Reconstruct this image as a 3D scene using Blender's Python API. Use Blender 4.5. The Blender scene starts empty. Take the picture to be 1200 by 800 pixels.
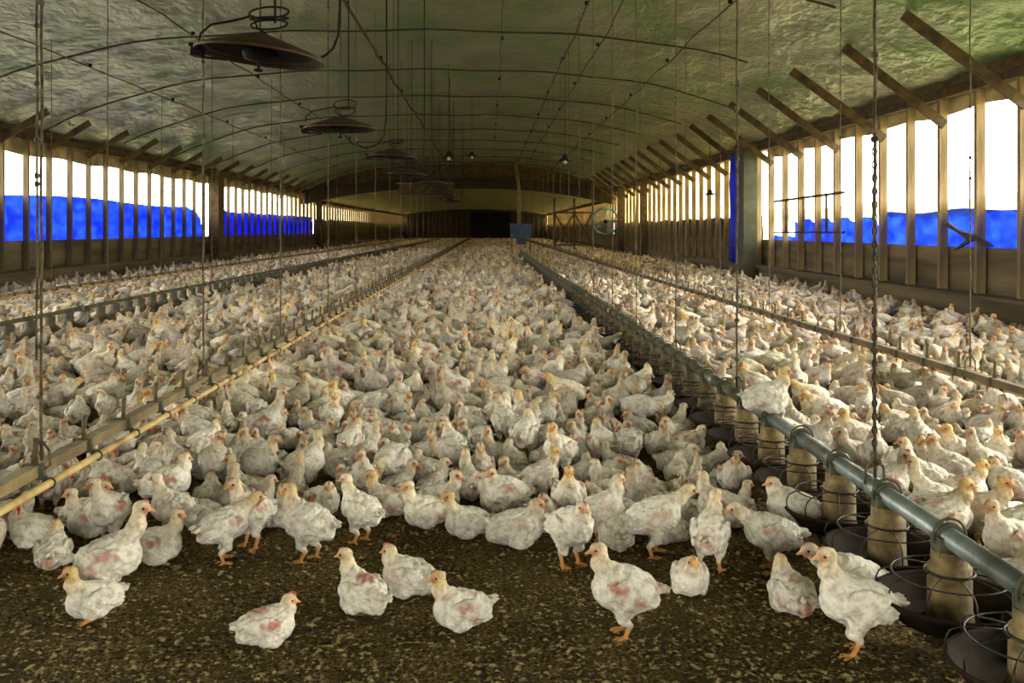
import bpy, math, random
import numpy as np
from mathutils import Vector, Matrix

# ------------------------------------------------------------------ camera, world, lights, exposure
SC = bpy.context.scene
COL = SC.collection
F = 1100.0                       # focal length in pixels of a 1200 px wide frame
VX, VY = 572.0, 268.0            # where the camera's axis meets the frame
CAMZ = 1.6
XL, XR = -12.0, 8.1              # the two long walls
XC = (XL + XR) / 2
YN, YH, YE = -7.0, 62.0, 133.0   # near end, bulkhead, far end

cam = bpy.data.cameras.new('camera')
cam.sensor_width = 36.0
cam.lens = 36.0 * F / 1200.0
cam.shift_x = (600 - VX) / 1200.0
cam.shift_y = -(400 - VY) / 1200.0
cam.clip_start = 0.05
cam.clip_end = 1000
camo = bpy.data.objects.new('camera', cam)
camo.location = (0, 0, CAMZ)
camo.rotation_euler = (math.radians(90), 0, 0)
COL.objects.link(camo)
SC.camera = camo

EXPOSURE = 2.5
SKY = 2.6
SUN = 1.5
SC.view_settings.view_transform = 'Standard'
SC.view_settings.look = 'None'
SC.view_settings.exposure = EXPOSURE
SC.view_settings.gamma = 1.0
SC.view_settings.use_curve_mapping = False
SC.cycles.use_denoising = True
SC.cycles.max_bounces = 7
SC.cycles.diffuse_bounces = 5
SC.cycles.glossy_bounces = 3
SC.cycles.transmission_bounces = 5
SC.cycles.transparent_max_bounces = 6
SC.cycles.sample_clamp_indirect = 6.0

w = bpy.data.worlds.new('world')
SC.world = w
w.use_nodes = True
bg = w.node_tree.nodes['Background']
bg.inputs['Color'].default_value = (1.0, 0.95, 0.80, 1)
bg.inputs['Strength'].default_value = SKY

sd = bpy.data.lights.new('sun', 'SUN')
sd.energy = SUN
sd.angle = math.radians(7)
sd.color = (1.0, 0.9, 0.7)
so = bpy.data.objects.new('sun', sd)
so.rotation_euler = Vector((-0.80, -0.33, -0.47)).to_track_quat('-Z', 'Y').to_euler()
so.location = (40, 40, 30)
COL.objects.link(so)

def portal(name, loc, rot, sx, sy):
    a = bpy.data.lights.new(name, 'AREA')
    a.shape = 'RECTANGLE'
    a.size, a.size_y = sx, sy
    a.cycles.is_portal = True
    o = bpy.data.objects.new(name, a)
    o.location = loc
    o.rotation_euler = rot
    COL.objects.link(o)
portal('window_portal_right', (8.45, 30, 2.9), (0, math.radians(90), 0), 2.5, 76)
portal('window_portal_left', (-12.4, 45, 3.1), (0, math.radians(-90), 0), 2.2, 100)
portal('doorway_portal', (0.5, YN - .1, 1.75), (math.radians(90), 0, 0), 5.4, 3.5)

# ------------------------------------------------------------------ helpers
rnd = random.Random(11)
nrs = np.random.RandomState(5)

def P(px, py, z=0.0):
    d = (CAMZ - z) * F / (py - VY)
    return Vector(((px - VX) * d / F, d, z))

def roof_z(x):
    return CAMZ + 4.25 - 1.75 * (min(1.0, abs(x - XC) / 10.05)) ** 3.1

def roof2_z(x):
    return CAMZ + 2.75 - 0.75 * (min(1.0, abs(x - XC) / 10.05)) ** 2.4

class MB:
    """collects shapes for one mesh"""
    def __init__(s):
        s.v, s.f = [], []
    def add(s, vs, fs):
        n = len(s.v)
        s.v += [tuple(q) for q in vs]
        s.f += [tuple(i + n for i in q) for q in fs]
        return s
    def box(s, c, size, rot=None, taper=1.0):
        hx, hy, hz = size[0] / 2, size[1] / 2, size[2] / 2
        vs = []
        for z in (-1, 1):
            t = taper if z > 0 else 1.0
            for x, y in ((-1, -1), (1, -1), (1, 1), (-1, 1)):
                q = Vector((x * hx * t, y * hy * t, z * hz))
                if rot is not None:
                    q = rot @ q
                vs.append(q + Vector(c))
        return s.add(vs, [(3, 2, 1, 0), (4, 5, 6, 7), (0, 1, 5, 4), (1, 2, 6, 5), (2, 3, 7, 6), (3, 0, 4, 7)])
    def beam(s, a, b, w_, h_, up=(0, 0, 1)):
        a, b = Vector(a), Vector(b)
        d = (b - a)
        L = d.length
        d.normalize()
        u = Vector(up)
        sx = d.cross(u)
        if sx.length < 1e-4:
            sx = d.cross(Vector((1, 0, 0)))
        sx.normalize()
        u = sx.cross(d).normalized()
        R = Matrix((sx, d, u)).transposed()
        return s.box((a + b) / 2, (w_, L, h_), R)
    def tube(s, pts, r, seg=8, caps=True):
        pts = [Vector(q) for q in pts]
        rs = r if isinstance(r, (list, tuple)) else [r] * len(pts)
        vs, fs = [], []
        prev = None
        for i, q in enumerate(pts):
            t = (pts[min(i + 1, len(pts) - 1)] - pts[max(i - 1, 0)])
            if t.length < 1e-9:
                t = Vector((0, 0, 1))
            t.normalize()
            if prev is None:
                a = t.cross(Vector((0, 0, 1)))
                if a.length < 0.1:
                    a = t.cross(Vector((1, 0, 0)))
            else:
                a = prev - t * prev.dot(t)
            a.normalize()
            prev = a
            b = t.cross(a)
            for k in range(seg):
                an = 2 * math.pi * k / seg
                vs.append(q + (a * math.cos(an) + b * math.sin(an)) * rs[i])
        for i in range(len(pts) - 1):
            for k in range(seg):
                k2 = (k + 1) % seg
                fs.append((i * seg + k, i * seg + k2, (i + 1) * seg + k2, (i + 1) * seg + k))
        if caps:
            fs.append(tuple(range(seg))[::-1])
            n = (len(pts) - 1) * seg
            fs.append(tuple(n + k for k in range(seg)))
        return s.add(vs, fs)
    def ring(s, c, R, r, rot=None, n=24, seg=6, sy=1.0):
        vs, fs = [], []
        for i in range(n):
            a = 2 * math.pi * i / n
            for k in range(seg):
                b = 2 * math.pi * k / seg
                q = Vector(((R + r * math.cos(b)) * math.cos(a), (R * sy + r * math.cos(b)) * math.sin(a), r * math.sin(b)))
                if rot is not None:
                    q = rot @ q
                vs.append(q + Vector(c))
        for i in range(n):
            for k in range(seg):
                i2, k2 = (i + 1) % n, (k + 1) % seg
                fs.append((i * seg + k, i2 * seg + k, i2 * seg + k2, i * seg + k2))
        return s.add(vs, fs)
    def lathe(s, prof, c=(0, 0, 0), n=24, rot=None):
        vs, fs = [], []
        for r_, z in prof:
            for i in range(n):
                a = 2 * math.pi * i / n
                q = Vector((r_ * math.cos(a), r_ * math.sin(a), z))
                if rot is not None:
                    q = rot @ q
                vs.append(q + Vector(c))
        for j in range(len(prof) - 1):
            for i in range(n):
                i2 = (i + 1) % n
                fs.append((j * n + i, j * n + i2, (j + 1) * n + i2, (j + 1) * n + i))
        return s.add(vs, fs)
    def mesh(s, name, mat, smooth=False):
        me = bpy.data.meshes.new(name)
        me.from_pydata(s.v, [], s.f)
        if mat:
            me.materials.append(mat)
        if smooth:
            me.shade_smooth()
        me.update()
        return me
    def build(s, name, mat, parent=None, smooth=False):
        return put(s.mesh(name, mat, smooth), name, parent)

def put(me, name, parent=None):
    o = bpy.data.objects.new(name, me)
    COL.objects.link(o)
    if parent is not None:
        o.parent = parent
    return o

def tag(o, label=None, cat=None, group=None, kind=None):
    if label: o['label'] = label
    if cat: o['category'] = cat
    if group: o['group'] = group
    if kind: o['kind'] = kind
    return o

def empty(name, loc=(0, 0, 0)):
    o = bpy.data.objects.new(name, None)
    o.location = loc
    o.empty_display_size = 0.1
    COL.objects.link(o)
    return o

def copy_tree(o, parent=None):
    c = o.copy()
    COL.objects.link(c)
    c.parent = parent
    for ch in list(o.children):
        copy_tree(ch, c)
    return c

def struct(o):
    o['kind'] = 'structure'
    return o

ORD = ['first', 'second', 'third', 'fourth', 'fifth', 'sixth', 'seventh', 'eighth', 'ninth', 'tenth', 'eleventh', 'twelfth',
       'thirteenth', 'fourteenth', 'fifteenth', 'sixteenth', 'seventeenth', 'eighteenth', 'nineteenth', 'twentieth',
       'twenty-first', 'twenty-second', 'twenty-third', 'twenty-fourth', 'twenty-fifth', 'twenty-sixth', 'twenty-seventh',
       'twenty-eighth', 'twenty-ninth', 'thirtieth']

# ------------------------------------------------------------------ materials
def srgb(r, g, b):
    def f(c):
        c /= 255.0
        return c / 12.92 if c <= 0.04045 else ((c + 0.055) / 1.055) ** 2.4
    return (f(r), f(g), f(b), 1.0)

def mat(name, c1, c2=None, scale=6.0, rough=0.8, metal=0.0, bump=0.0, bscale=None, stretch=(1, 1, 1), contrast=(0.35, 0.65),
        c3=None, s3=None, spec=None, detail=6.0):
    m = bpy.data.materials.new(name)
    m.use_nodes = True
    nt = m.node_tree
    b = nt.nodes['Principled BSDF']
    b.inputs['Roughness'].default_value = rough
    b.inputs['Metallic'].default_value = metal
    if spec is not None:
        b.inputs['Specular IOR Level'].default_value = spec
    tc = nt.nodes.new('ShaderNodeTexCoord')
    mp = nt.nodes.new('ShaderNodeMapping')
    mp.inputs['Scale'].default_value = stretch
    nt.links.new(tc.outputs['Object'], mp.inputs['Vector'])
    if c2 is not None:
        n = nt.nodes.new('ShaderNodeTexNoise')
        n.inputs['Scale'].default_value = scale
        n.inputs['Detail'].default_value = detail
        nt.links.new(mp.outputs[0], n.inputs['Vector'])
        r = nt.nodes.new('ShaderNodeValToRGB')
        r.color_ramp.elements[0].position, r.color_ramp.elements[1].position = contrast
        r.color_ramp.elements[0].color = c1
        r.color_ramp.elements[1].color = c2
        nt.links.new(n.outputs['Fac'], r.inputs['Fac'])
        out = r.outputs['Color']
        if c3 is not None:
            n3 = nt.nodes.new('ShaderNodeTexNoise')
            n3.inputs['Scale'].default_value = s3
            n3.inputs['Detail'].default_value = 4
            nt.links.new(mp.outputs[0], n3.inputs['Vector'])
            r3 = nt.nodes.new('ShaderNodeValToRGB')
            r3.color_ramp.elements[0].position, r3.color_ramp.elements[1].position = (0.48, 0.66)
            mx = nt.nodes.new('ShaderNodeMixRGB')
            nt.links.new(n3.outputs['Fac'], r3.inputs['Fac'])
            nt.links.new(r3.outputs['Color'], mx.inputs['Fac'])
            nt.links.new(out, mx.inputs['Color1'])
            mx.inputs['Color2'].default_value = c3
            out = mx.outputs['Color']
        nt.links.new(out, b.inputs['Base Color'])
    else:
        b.inputs['Base Color'].default_value = c1
    if bump:
        nb = nt.nodes.new('ShaderNodeTexNoise')
        nb.inputs['Scale'].default_value = bscale or scale
        nb.inputs['Detail'].default_value = 5
        nt.links.new(mp.outputs[0], nb.inputs['Vector'])
        bp = nt.nodes.new('ShaderNodeBump')
        bp.inputs['Strength'].default_value = bump
        bp.inputs['Distance'].default_value = 0.02
        nt.links.new(nb.outputs['Fac'], bp.inputs['Height'])
        nt.links.new(bp.outputs['Normal'], b.inputs['Normal'])
    return m

def translucent(name, c1, c2, scale, fac, alpha=0.0, stretch=(1, 1, 1)):
    """thin sheet: diffuse + translucent (+ a see-through share)"""
    m = mat(name, c1, c2, scale, 0.6, bump=0.3, bscale=scale * 2, stretch=stretch)
    nt = m.node_tree
    b = nt.nodes['Principled BSDF']
    col = b.inputs['Base Color'].links[0].from_socket
    t = nt.nodes.new('ShaderNodeBsdfTranslucent')
    nt.links.new(col, t.inputs['Color'])
    mx = nt.nodes.new('ShaderNodeMixShader')
    mx.inputs[0].default_value = fac
    nt.links.new(b.outputs[0], mx.inputs[1])
    nt.links.new(t.outputs[0], mx.inputs[2])
    out = nt.nodes['Material Output']
    last = mx.outputs[0]
    if alpha:
        tr = nt.nodes.new('ShaderNodeBsdfTransparent')
        m2 = nt.nodes.new('ShaderNodeMixShader')
        m2.inputs[0].default_value = alpha
        nt.links.new(last, m2.inputs[1])
        nt.links.new(tr.outputs[0], m2.inputs[2])
        last = m2.outputs[0]
    nt.links.new(last, out.inputs['Surface'])
    return m

M = {}
M['litter'] = mat('litter', srgb(62, 50, 26), srgb(138, 118, 74), 60, 0.95, bump=1.0, bscale=90, contrast=(0.38, 0.66),
                  c3=srgb(84, 72, 38), s3=3.0, spec=0.1)
M['chips'] = mat('wood_chips', srgb(50, 40, 20), srgb(168, 150, 104), 38, 0.9, contrast=(0.46, 0.62), spec=0.2)
M['foil'] = mat('foil_insulation', srgb(132, 144, 116), srgb(164, 170, 142), 0.5, 0.30, metal=0.5, bump=1.0, bscale=4.5,
                stretch=(1.5, 0.8, 1), c3=srgb(120, 156, 98), s3=0.35)
[n_ for n_ in M['foil'].node_tree.nodes if n_.type == 'BUMP'][0].inputs['Distance'].default_value = .07
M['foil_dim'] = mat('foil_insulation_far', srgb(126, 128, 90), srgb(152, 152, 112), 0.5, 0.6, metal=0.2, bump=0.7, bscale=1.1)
M['timber'] = mat('weathered_timber', srgb(92, 76, 48), srgb(150, 130, 92), 5, 0.85, bump=0.5, bscale=20, stretch=(1, 1, .12))
M['dark_timber'] = mat('dark_timber', srgb(48, 36, 18), srgb(84, 66, 36), 5, 0.85, bump=0.5, bscale=18)
M['board'] = mat('wall_boards', srgb(66, 56, 36), srgb(108, 94, 66), 3, 0.9, bump=0.5, bscale=14, stretch=(1, .1, 1.5))
M['board_dark'] = mat('wall_boards_dark', srgb(50, 44, 34), srgb(78, 68, 50), 3, 0.9, bump=0.5, bscale=14, stretch=(1, .1, 1.5))
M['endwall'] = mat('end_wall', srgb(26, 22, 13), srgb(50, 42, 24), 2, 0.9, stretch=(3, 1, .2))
M['black'] = mat('black_steel', srgb(12, 10, 8), srgb(26, 21, 16), 8, 0.8, spec=0.2)
M['rust'] = mat('rusty_hood', srgb(34, 21, 9), srgb(66, 41, 18), 9, 0.6, metal=0.3, bump=0.2, bscale=25)
M['cord'] = mat('dusty_cord', srgb(44, 38, 26), srgb(104, 92, 66), 40, 0.9, bump=0.6, bscale=90, stretch=(1, 1, .5))
M['wire'] = mat('dark_wire', srgb(38, 34, 20), srgb(60, 54, 34), 12, 0.8)
M['galv'] = mat('galvanised_pipe', srgb(96, 108, 108), srgb(140, 150, 148), 7, 0.42, metal=0.4, bump=0.15, bscale=30,
                c3=srgb(70, 72, 58), s3=2.0)
M['galv_dirty'] = mat('dirty_feed_pipe', srgb(66, 68, 50), srgb(104, 102, 78), 6, 0.7, metal=0.1, bump=0.2, bscale=30)
M['alu_dark'] = mat('dark_channel', srgb(58, 48, 28), srgb(92, 78, 50), 5, 0.8)
M['water_dark'] = mat('brown_water_pipe', srgb(120, 92, 56), srgb(158, 126, 82), 7, 0.6)
M['tube_old'] = mat('soiled_drop_tube', srgb(48, 40, 24), srgb(98, 84, 54), 14, 0.85)
M['left_timber'] = mat('backlit_tone_timber', srgb(66, 56, 36), srgb(112, 96, 66), 5, 0.85, bump=0.4, bscale=20, stretch=(1, 1, .12))  # timber with backlit darkness painted into the colour, for the left posts
M['alu'] = mat('dusty_channel', srgb(104, 88, 58), srgb(144, 126, 86), 5, 0.7, metal=0.1, bump=0.2, bscale=20, c3=srgb(92, 78, 52), s3=2)
M['water'] = mat('yellow_water_pipe', srgb(178, 150, 92), srgb(214, 188, 128), 7, 0.5, c3=srgb(140, 110, 64), s3=3)
M['clampm'] = mat('dark_green_clamp', srgb(44, 46, 32), srgb(82, 84, 60), 20, 0.7)
M['tube'] = mat('grimy_drop_tube', srgb(80, 64, 36), srgb(138, 120, 76), 14, 0.75, bump=0.2, bscale=30, c3=srgb(84, 64, 34), s3=9)
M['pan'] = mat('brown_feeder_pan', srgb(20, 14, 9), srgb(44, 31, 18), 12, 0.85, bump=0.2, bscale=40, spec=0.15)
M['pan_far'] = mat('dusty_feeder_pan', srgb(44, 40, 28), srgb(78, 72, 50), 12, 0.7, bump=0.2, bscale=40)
M['grill'] = mat('dark_wire_grill', srgb(20, 18, 14), srgb(52, 46, 32), 30, 0.5, metal=0.4)
M['peg'] = mat('dark_peg', srgb(56, 44, 24), srgb(100, 82, 48), 20, 0.8)
M['red'] = mat('red_nipple', srgb(130, 32, 20), srgb(176, 60, 36), 30, 0.5)
M['tarp'] = translucent('blue_tarp', srgb(44, 84, 215), srgb(86, 134, 244), 1.6, 0.55, stretch=(1, 1.2, 2.4))
M['tarp_deep'] = translucent('deep_blue_tarp', srgb(30, 40, 190), srgb(50, 78, 225), 1.2, 0.55, stretch=(1, 3, 1))
M['plastic'] = translucent('hazy_plastic', srgb(206, 188, 130), srgb(246, 232, 184), 1.0, 0.65, alpha=0.25, stretch=(1, 2.5, .3))
M['valance'] = translucent('grey_valance', srgb(118, 110, 84), srgb(158, 148, 116), 2.0, 0.45)
M['blue_plastic'] = mat('faded_blue_paint', srgb(36, 50, 84), srgb(58, 78, 116), 3, 0.6)
M['teal'] = mat('teal_paint', srgb(44, 88, 104), srgb(86, 130, 140), 3, 0.6)
M['outside'] = mat('pale_ground', srgb(150, 142, 110), srgb(176, 168, 130), 0.4, 0.95)
M['rag'] = mat('torn_black_plastic', srgb(22, 20, 20), srgb(54, 48, 44), 14, 0.6)
M['colgreen'] = mat('grey_green_column', srgb(52, 54, 38), srgb(72, 74, 54), 3, 0.8)
M['glass_bulb'] = mat('dusty_bulb_glass', srgb(150, 146, 120), srgb(176, 170, 140), 10, 0.25)

# ------------------------------------------------------------------ the building
def grid_mesh(name, xs, ys, zf, m, smooth=True, flip=False):
    nx, ny = len(xs), len(ys)
    X, Y = np.meshgrid(xs, ys)
    V = np.stack([X, Y, zf(X, Y)], -1).reshape(-1, 3)
    i = (np.arange(ny - 1)[:, None] * nx + np.arange(nx - 1)[None]).ravel()
    Q = np.stack([i, i + 1, i + 1 + nx, i + nx], 1)
    if flip:
        Q = Q[:, ::-1]
    return np_mesh(name, V, Q, m, smooth)

def np_mesh(name, V, Q, m, smooth=True, col=None):
    me = bpy.data.meshes.new(name)
    me.vertices.add(len(V))
    me.vertices.foreach_set('co', np.ascontiguousarray(V, np.float32).ravel())
    k = Q.shape[1]
    me.loops.add(Q.size)
    me.loops.foreach_set('vertex_index', np.ascontiguousarray(Q, np.int32).ravel())
    me.polygons.add(len(Q))
    me.polygons.foreach_set('loop_start', np.arange(0, Q.size, k, dtype=np.int32))
    if col is not None:
        at = me.attributes.new('plumage', 'FLOAT_COLOR', 'POINT')
        c4 = np.ones((len(V), 4), np.float32)
        c4[:, :3] = col
        at.data.foreach_set('color', c4.ravel())
    me.materials.append(m)
    me.update(calc_edges=True)
    me.validate()
    if smooth:
        me.shade_smooth()
    return me

def wav(X, Y, s, seed):
    r = np.random.RandomState(seed)
    z = np.zeros_like(X, dtype=float)
    for _ in range(7):
        a = r.uniform(0, 6.28)
        f = r.uniform(.5, 1.6) / s
        z += np.sin(6.28 * f * (X * math.cos(a) + Y * math.sin(a)) + r.uniform(0, 6.28) + 1.4 * np.sin(Y * f * 2.1 + a))
    return z / 7

floor_ys = np.concatenate([np.linspace(YN, 2.9, 12)[:-1], np.linspace(2.9, 9, 180)[:-1], np.linspace(9, 30, 60)[:-1], np.linspace(30, YE, 40)])
floor_xs = np.concatenate([np.linspace(XL, -3.6, 20)[:-1], np.linspace(-3.6, 4.2, 230)[:-1], np.linspace(4.2, XR, 12)])
struct(put(grid_mesh('floor', floor_xs, floor_ys,
    lambda X, Y: -0.014 + 0.012 * wav(X, Y, .5, 3) * (Y < 12) + 0.006 * wav(X, Y, .11, 4) * (Y < 9) + 0.004 * wav(X, Y, .05, 9) * (Y < 9), M['litter']), 'floor'))

cx = np.linspace(XL - .35, XR + .35, 190)
cy = np.concatenate([np.linspace(YN, 10, 20)[:-1], np.linspace(10, 34, 380)[:-1], np.linspace(34, YH, 160)])
def ceil_f(X, Y):
    u = np.minimum(1.04, np.abs(X - XC) / 10.05)
    z = CAMZ + 4.25 - 1.75 * u ** 3.1
    sag = -0.05 * np.abs(np.sin(math.pi * (Y - 0.2) / 4.9)) ** .7
    side = np.clip((np.abs(X - XC) - 3) / 7, 0, 1)
    return z + 0.05 + sag + (0.020 + 0.035 * side) * wav(X * 1.0, Y * .55 + X * .35, .6, 21) + (0.010 + .016 * side) * np.abs(wav(X, Y * .5 - X * .6, .25, 22)) + .006 * wav(X, Y * .6, .12, 25) + 0.05 * wav(X, Y, 2.4, 23)
struct(put(grid_mesh('ceiling', cx, cy, ceil_f, M['foil'], flip=True), 'ceiling'))
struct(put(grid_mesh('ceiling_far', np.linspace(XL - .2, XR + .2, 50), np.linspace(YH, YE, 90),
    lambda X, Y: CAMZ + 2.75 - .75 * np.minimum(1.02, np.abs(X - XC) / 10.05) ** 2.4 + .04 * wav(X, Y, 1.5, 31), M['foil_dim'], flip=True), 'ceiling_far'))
# roof deck above the foil so that no light leaks round it
rb = MB()
n = 24
for i in range(n):
    xa, xb = XL - 1.0 + (XR - XL + 2.0) * i / n, XL - 1.0 + (XR - XL + 2.0) * (i + 1) / n
    za, zb = roof_z(xa) + .35, roof_z(xb) + .35
    rb.add([(xa, YN - .3, za), (xb, YN - .3, zb), (xb, YE + .5, zb), (xa, YE + .5, za),
            (xa, YN - .3, za + .06), (xb, YN - .3, zb + .06), (xb, YE + .5, zb + .06), (xa, YE + .5, za + .06)],
           [(0, 1, 2, 3), (7, 6, 5, 4), (0, 4, 5, 1), (2, 6, 7, 3)])
struct(rb.build('roof_deck', M['dark_timber']))
struct(MB().box((XC, 60, -.30), (260, 300, .2)).build('ground_outside', M['outside']))

def arch_panel(mb, y, zt, zb, thick=.12, n=40):
    """a transverse slab whose top follows zt(x) and bottom zb(x)"""
    vs, fs = [], []
    for i in range(n + 1):
        x = XL - .6 + (XR - XL + 1.2) * i / n
        for yy in (y, y + thick):
            vs += [(x, yy, zb(x)), (x, yy, zt(x))]
    for i in range(n):
        a, b = i * 4, i * 4 + 4
        fs += [(a, b, b + 1, a + 1), (a + 2, a + 3, b + 3, b + 2), (a, a + 2, b + 2, b), (a + 1, b + 1, b + 3, a + 3)]
    mb.add(vs, fs)
mb = MB()
arch_panel(mb, YH - .05, lambda x: roof_z(x) + .4, lambda x: roof2_z(x) - .02)
struct(mb.build('wall_bulkhead', M['dark_timber']))
mb = MB()
arch_panel(mb, YH - .35, lambda x: roof2_z(x) + .55, lambda x: roof2_z(x) - .10 - .28 * min(1, abs(x - XC) / 10) ** 3, thick=.3)
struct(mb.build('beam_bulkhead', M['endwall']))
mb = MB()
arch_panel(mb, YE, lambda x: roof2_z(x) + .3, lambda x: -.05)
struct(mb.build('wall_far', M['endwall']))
# far door, a dark double sliding door standing in the far wall
dm = MB()
dm.box((0.35, YE - .12, 2.0), (5.7, .10, 4.0))
do = dm.build('door_1', M['black'])
struct(do)
MB().box((0.35, YE - .20, 2.0), (.10, .08, 3.9)).build('door_seam', M['endwall'], do)
MB().beam((-4.2, YE - .2, 4.05), (4.6, YE - .2, 4.05), .08, .14).build('door_track', M['dark_timber'], do)
mb = MB()
for i in range(26):
    x = XL + .5 + i * .78
    if abs(x - .35) > 3:
        mb.box((x, YE - .06, roof2_z(x) / 2), (.16, .10, roof2_z(x)))
struct(mb.build('trim_1', M['dark_timber']))

# near end wall behind the camera with an open doorway
nw = MB()
nw.box(((XL - 2.2) / 2, YN, 2.9), (abs(XL + 2.2), .15, 6.2))
nw.box(((XR + 3.2) / 2, YN, 2.9), (XR - 3.2, .15, 6.2))
nw.box((.5, YN, 4.75), (5.4, .15, 2.5))
struct(nw.build('wall_near', M['board']))

# long walls ---------------------------------------------------------------
def long_wall(side, X, s):
    """s = +1 when outside is towards +x"""
    a = MB()
    a.box((X - s * .06, (YN + YE) / 2, .23), (.10, YE - YN, .56))
    a.box((X - s * .10, (YN + YE) / 2, .50), (.26, YE - YN, .05))
    # outer siding behind the posts, board by board
    for k in range(5):
        a.box((X + s * .17, (YN + YE) / 2, .56 + .16 * k), (.03 + .012 * (k % 2), YE - YN, .17))
    a.box((X + s * .10, (YN + YE) / 2, .50), (.16, YE - YN, .06))
    struct(a.build('wall_' + side, M['board']))
    b = MB()
    b.box((X + s * .0, (YN + YH) / 2, 4.03), (.16, YH - YN, .24))
    b.box((X - s * .12, (YN + YH) / 2, 4.13), (.10, YH - YN, .14))
    b.box((X + s * .0, (YH + YE) / 2, 3.50), (.16, YE - YH, .22))
    b.box((X + s * .45, (YN + YE) / 2, 4.32), (.95, YE - YN, .05))
    b.box((X + s * .92, (YN + YE) / 2, 4.22), (.05, YE - YN, .24))
    struct(b.build('trim_' + ('2' if side == 'left' else '3'), M['dark_timber']))
    c = MB()
    c.box((X + s * .02, YN + 3.0, 2.4), (.14, 10.0, 3.5))
    struct(c.build('wall_' + side + '_near', M['board']))
long_wall('right', XR, 1)
long_wall('left', XL, -1)
# above the plate, the gap between plate and foil
for side, X in (('right', XR), ('left', XL)):
    struct(MB().box((X + (.25 if X > 0 else -.25), (YN + YE) / 2, 4.35), (.04, YE - YN, .7)).build('trim_' + ('4' if X > 0 else '5'), M['dark_timber']))

# wall posts -----------------------------------------------------------------
def post_mesh(h, m='timber', wy=.09):
    m_ = MB()
    m_.box((0, 0, h / 2), (.15, wy, h))
    m_.box((0, 0, h - .10), (.19, .13, .20))
    return m_.mesh('wall_post', M[m])
pm1, pm2 = post_mesh(4.12 - .53), post_mesh(3.42 - .53)
pm3, pm4 = post_mesh(4.12 - .53, 'left_timber', .07), post_mesh(3.42 - .53, 'left_timber', .07)
SP = 1.27
for side, X in (('right', XR), ('left', XL)):
    s = 1 if X > 0 else -1
    y0 = 14.27 if s > 0 else 23.2
    y = y0 - SP * (3 if s > 0 else 2)
    k = 0
    while y < YE - 1:
        far = y > YH
        if k < 3 and s > 0 or k < 2 and s < 0 or k < 90:
            o = put((pm2 if far else pm1) if s > 0 else (pm4 if far else pm3), 'wall_post')
            o.location = (X + s * .04, y, .53)
            o.rotation_euler.z = rnd.uniform(-.06, .06)
            vis = (abs(X) * F / y) < (632 if s > 0 else 575)
            if not vis:
                k -= 1
                lab = 'timber wall post of the %s wall just beyond the frame edge' % side
                g = 'posts just outside the frame on the %s' % side
            elif k < 18:
                lab = '%s timber post from the frame edge along the open %s wall' % (ORD[k], side)
                g = 'timber posts of the %s wall' % side
            elif y < YH:
                lab = 'thin distant timber post along the open %s wall before the dark header beam' % side
                g = 'distant timber posts of the %s wall' % side
            else:
                lab = 'tiny timber post of the %s wall beyond the dark header beam' % side
                g = 'posts of the %s wall beyond the header' % side
            tag(o, lab, 'post', g)
            k += 1
        y += SP

# heavy columns
def column(x, y, wx, wy, h, lab, m):
    o = empty('heavy_column', (x, y, 0))
    a = MB(); a.box((0, 0, h / 2), (wx, wy, h)); a.build('column_shaft', m, o)
    a = MB(); a.box((0, 0, .2), (wx + .08, wy + .08, .4)); a.build('base_boards', M['dark_timber'], o)
    a = MB(); a.box((0, 0, h - .12), (wx + .14, wy + .14, .22)); a.build('cap_block', M['dark_timber'], o)
    tag(o, lab, 'column', 'heavy columns along the side walls')
column(-11.75, 40.6, .45, .9, 4.1, 'broad dark column between the light blue and the deep blue tarps of the left wall', M['dark_timber'])
column(7.75, 28.0, .40, .55, 4.1, 'broad dark grey-green column beside the upright blue tarp roll', M['colgreen'])
column(7.85, 47.4, .34, .34, 4.1, 'dark timber column on the right wall, second nearest before the header beam', M['dark_timber'])
column(7.75, 54.8, .34, .34, 4.0, 'dark timber column on the right wall, nearest to the header beam', M['dark_timber'])
column(-11.8, 65.6, .34, .5, 3.5, 'dark column where the deep blue tarp of the left wall ends', M['dark_timber'])

# knee braces
def brace(x0, z0, x1, z1, y, lab, grp):
    o = MB().beam((x0, y, z0), (x1, y, z1), .05, .17).build('knee_brace', M['dark_timber'])
    tag(o, lab, 'brace', grp)
y = 14.27 - 2 * SP
k = 0
while y < YH - 2:
    if y > 12.5:
        brace(8.14, 3.50 - rnd.uniform(0, .08), 6.35 - rnd.uniform(0, .12), 4.84, y - .08,
              ('%s dark diagonal brace from the front under the right eave' % ORD[k]) if k < 12 else 'small far diagonal brace under the right eave',
              'diagonal braces under the right eave')
        k += 1
    y += 2 * SP
y = 23.2 - 2 * SP
k = 0
while y < YH - 2:
    if y > 20:
        brace(-12.04, 3.80 - rnd.uniform(0, .05), -10.9 + rnd.uniform(0, .1), 4.50, y - .08,
              ('%s dark diagonal brace from the front under the left eave' % ORD[k]) if k < 12 else 'small far diagonal brace under the left eave',
              'diagonal braces under the left eave')
        k += 1
    y += 2 * SP

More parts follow.
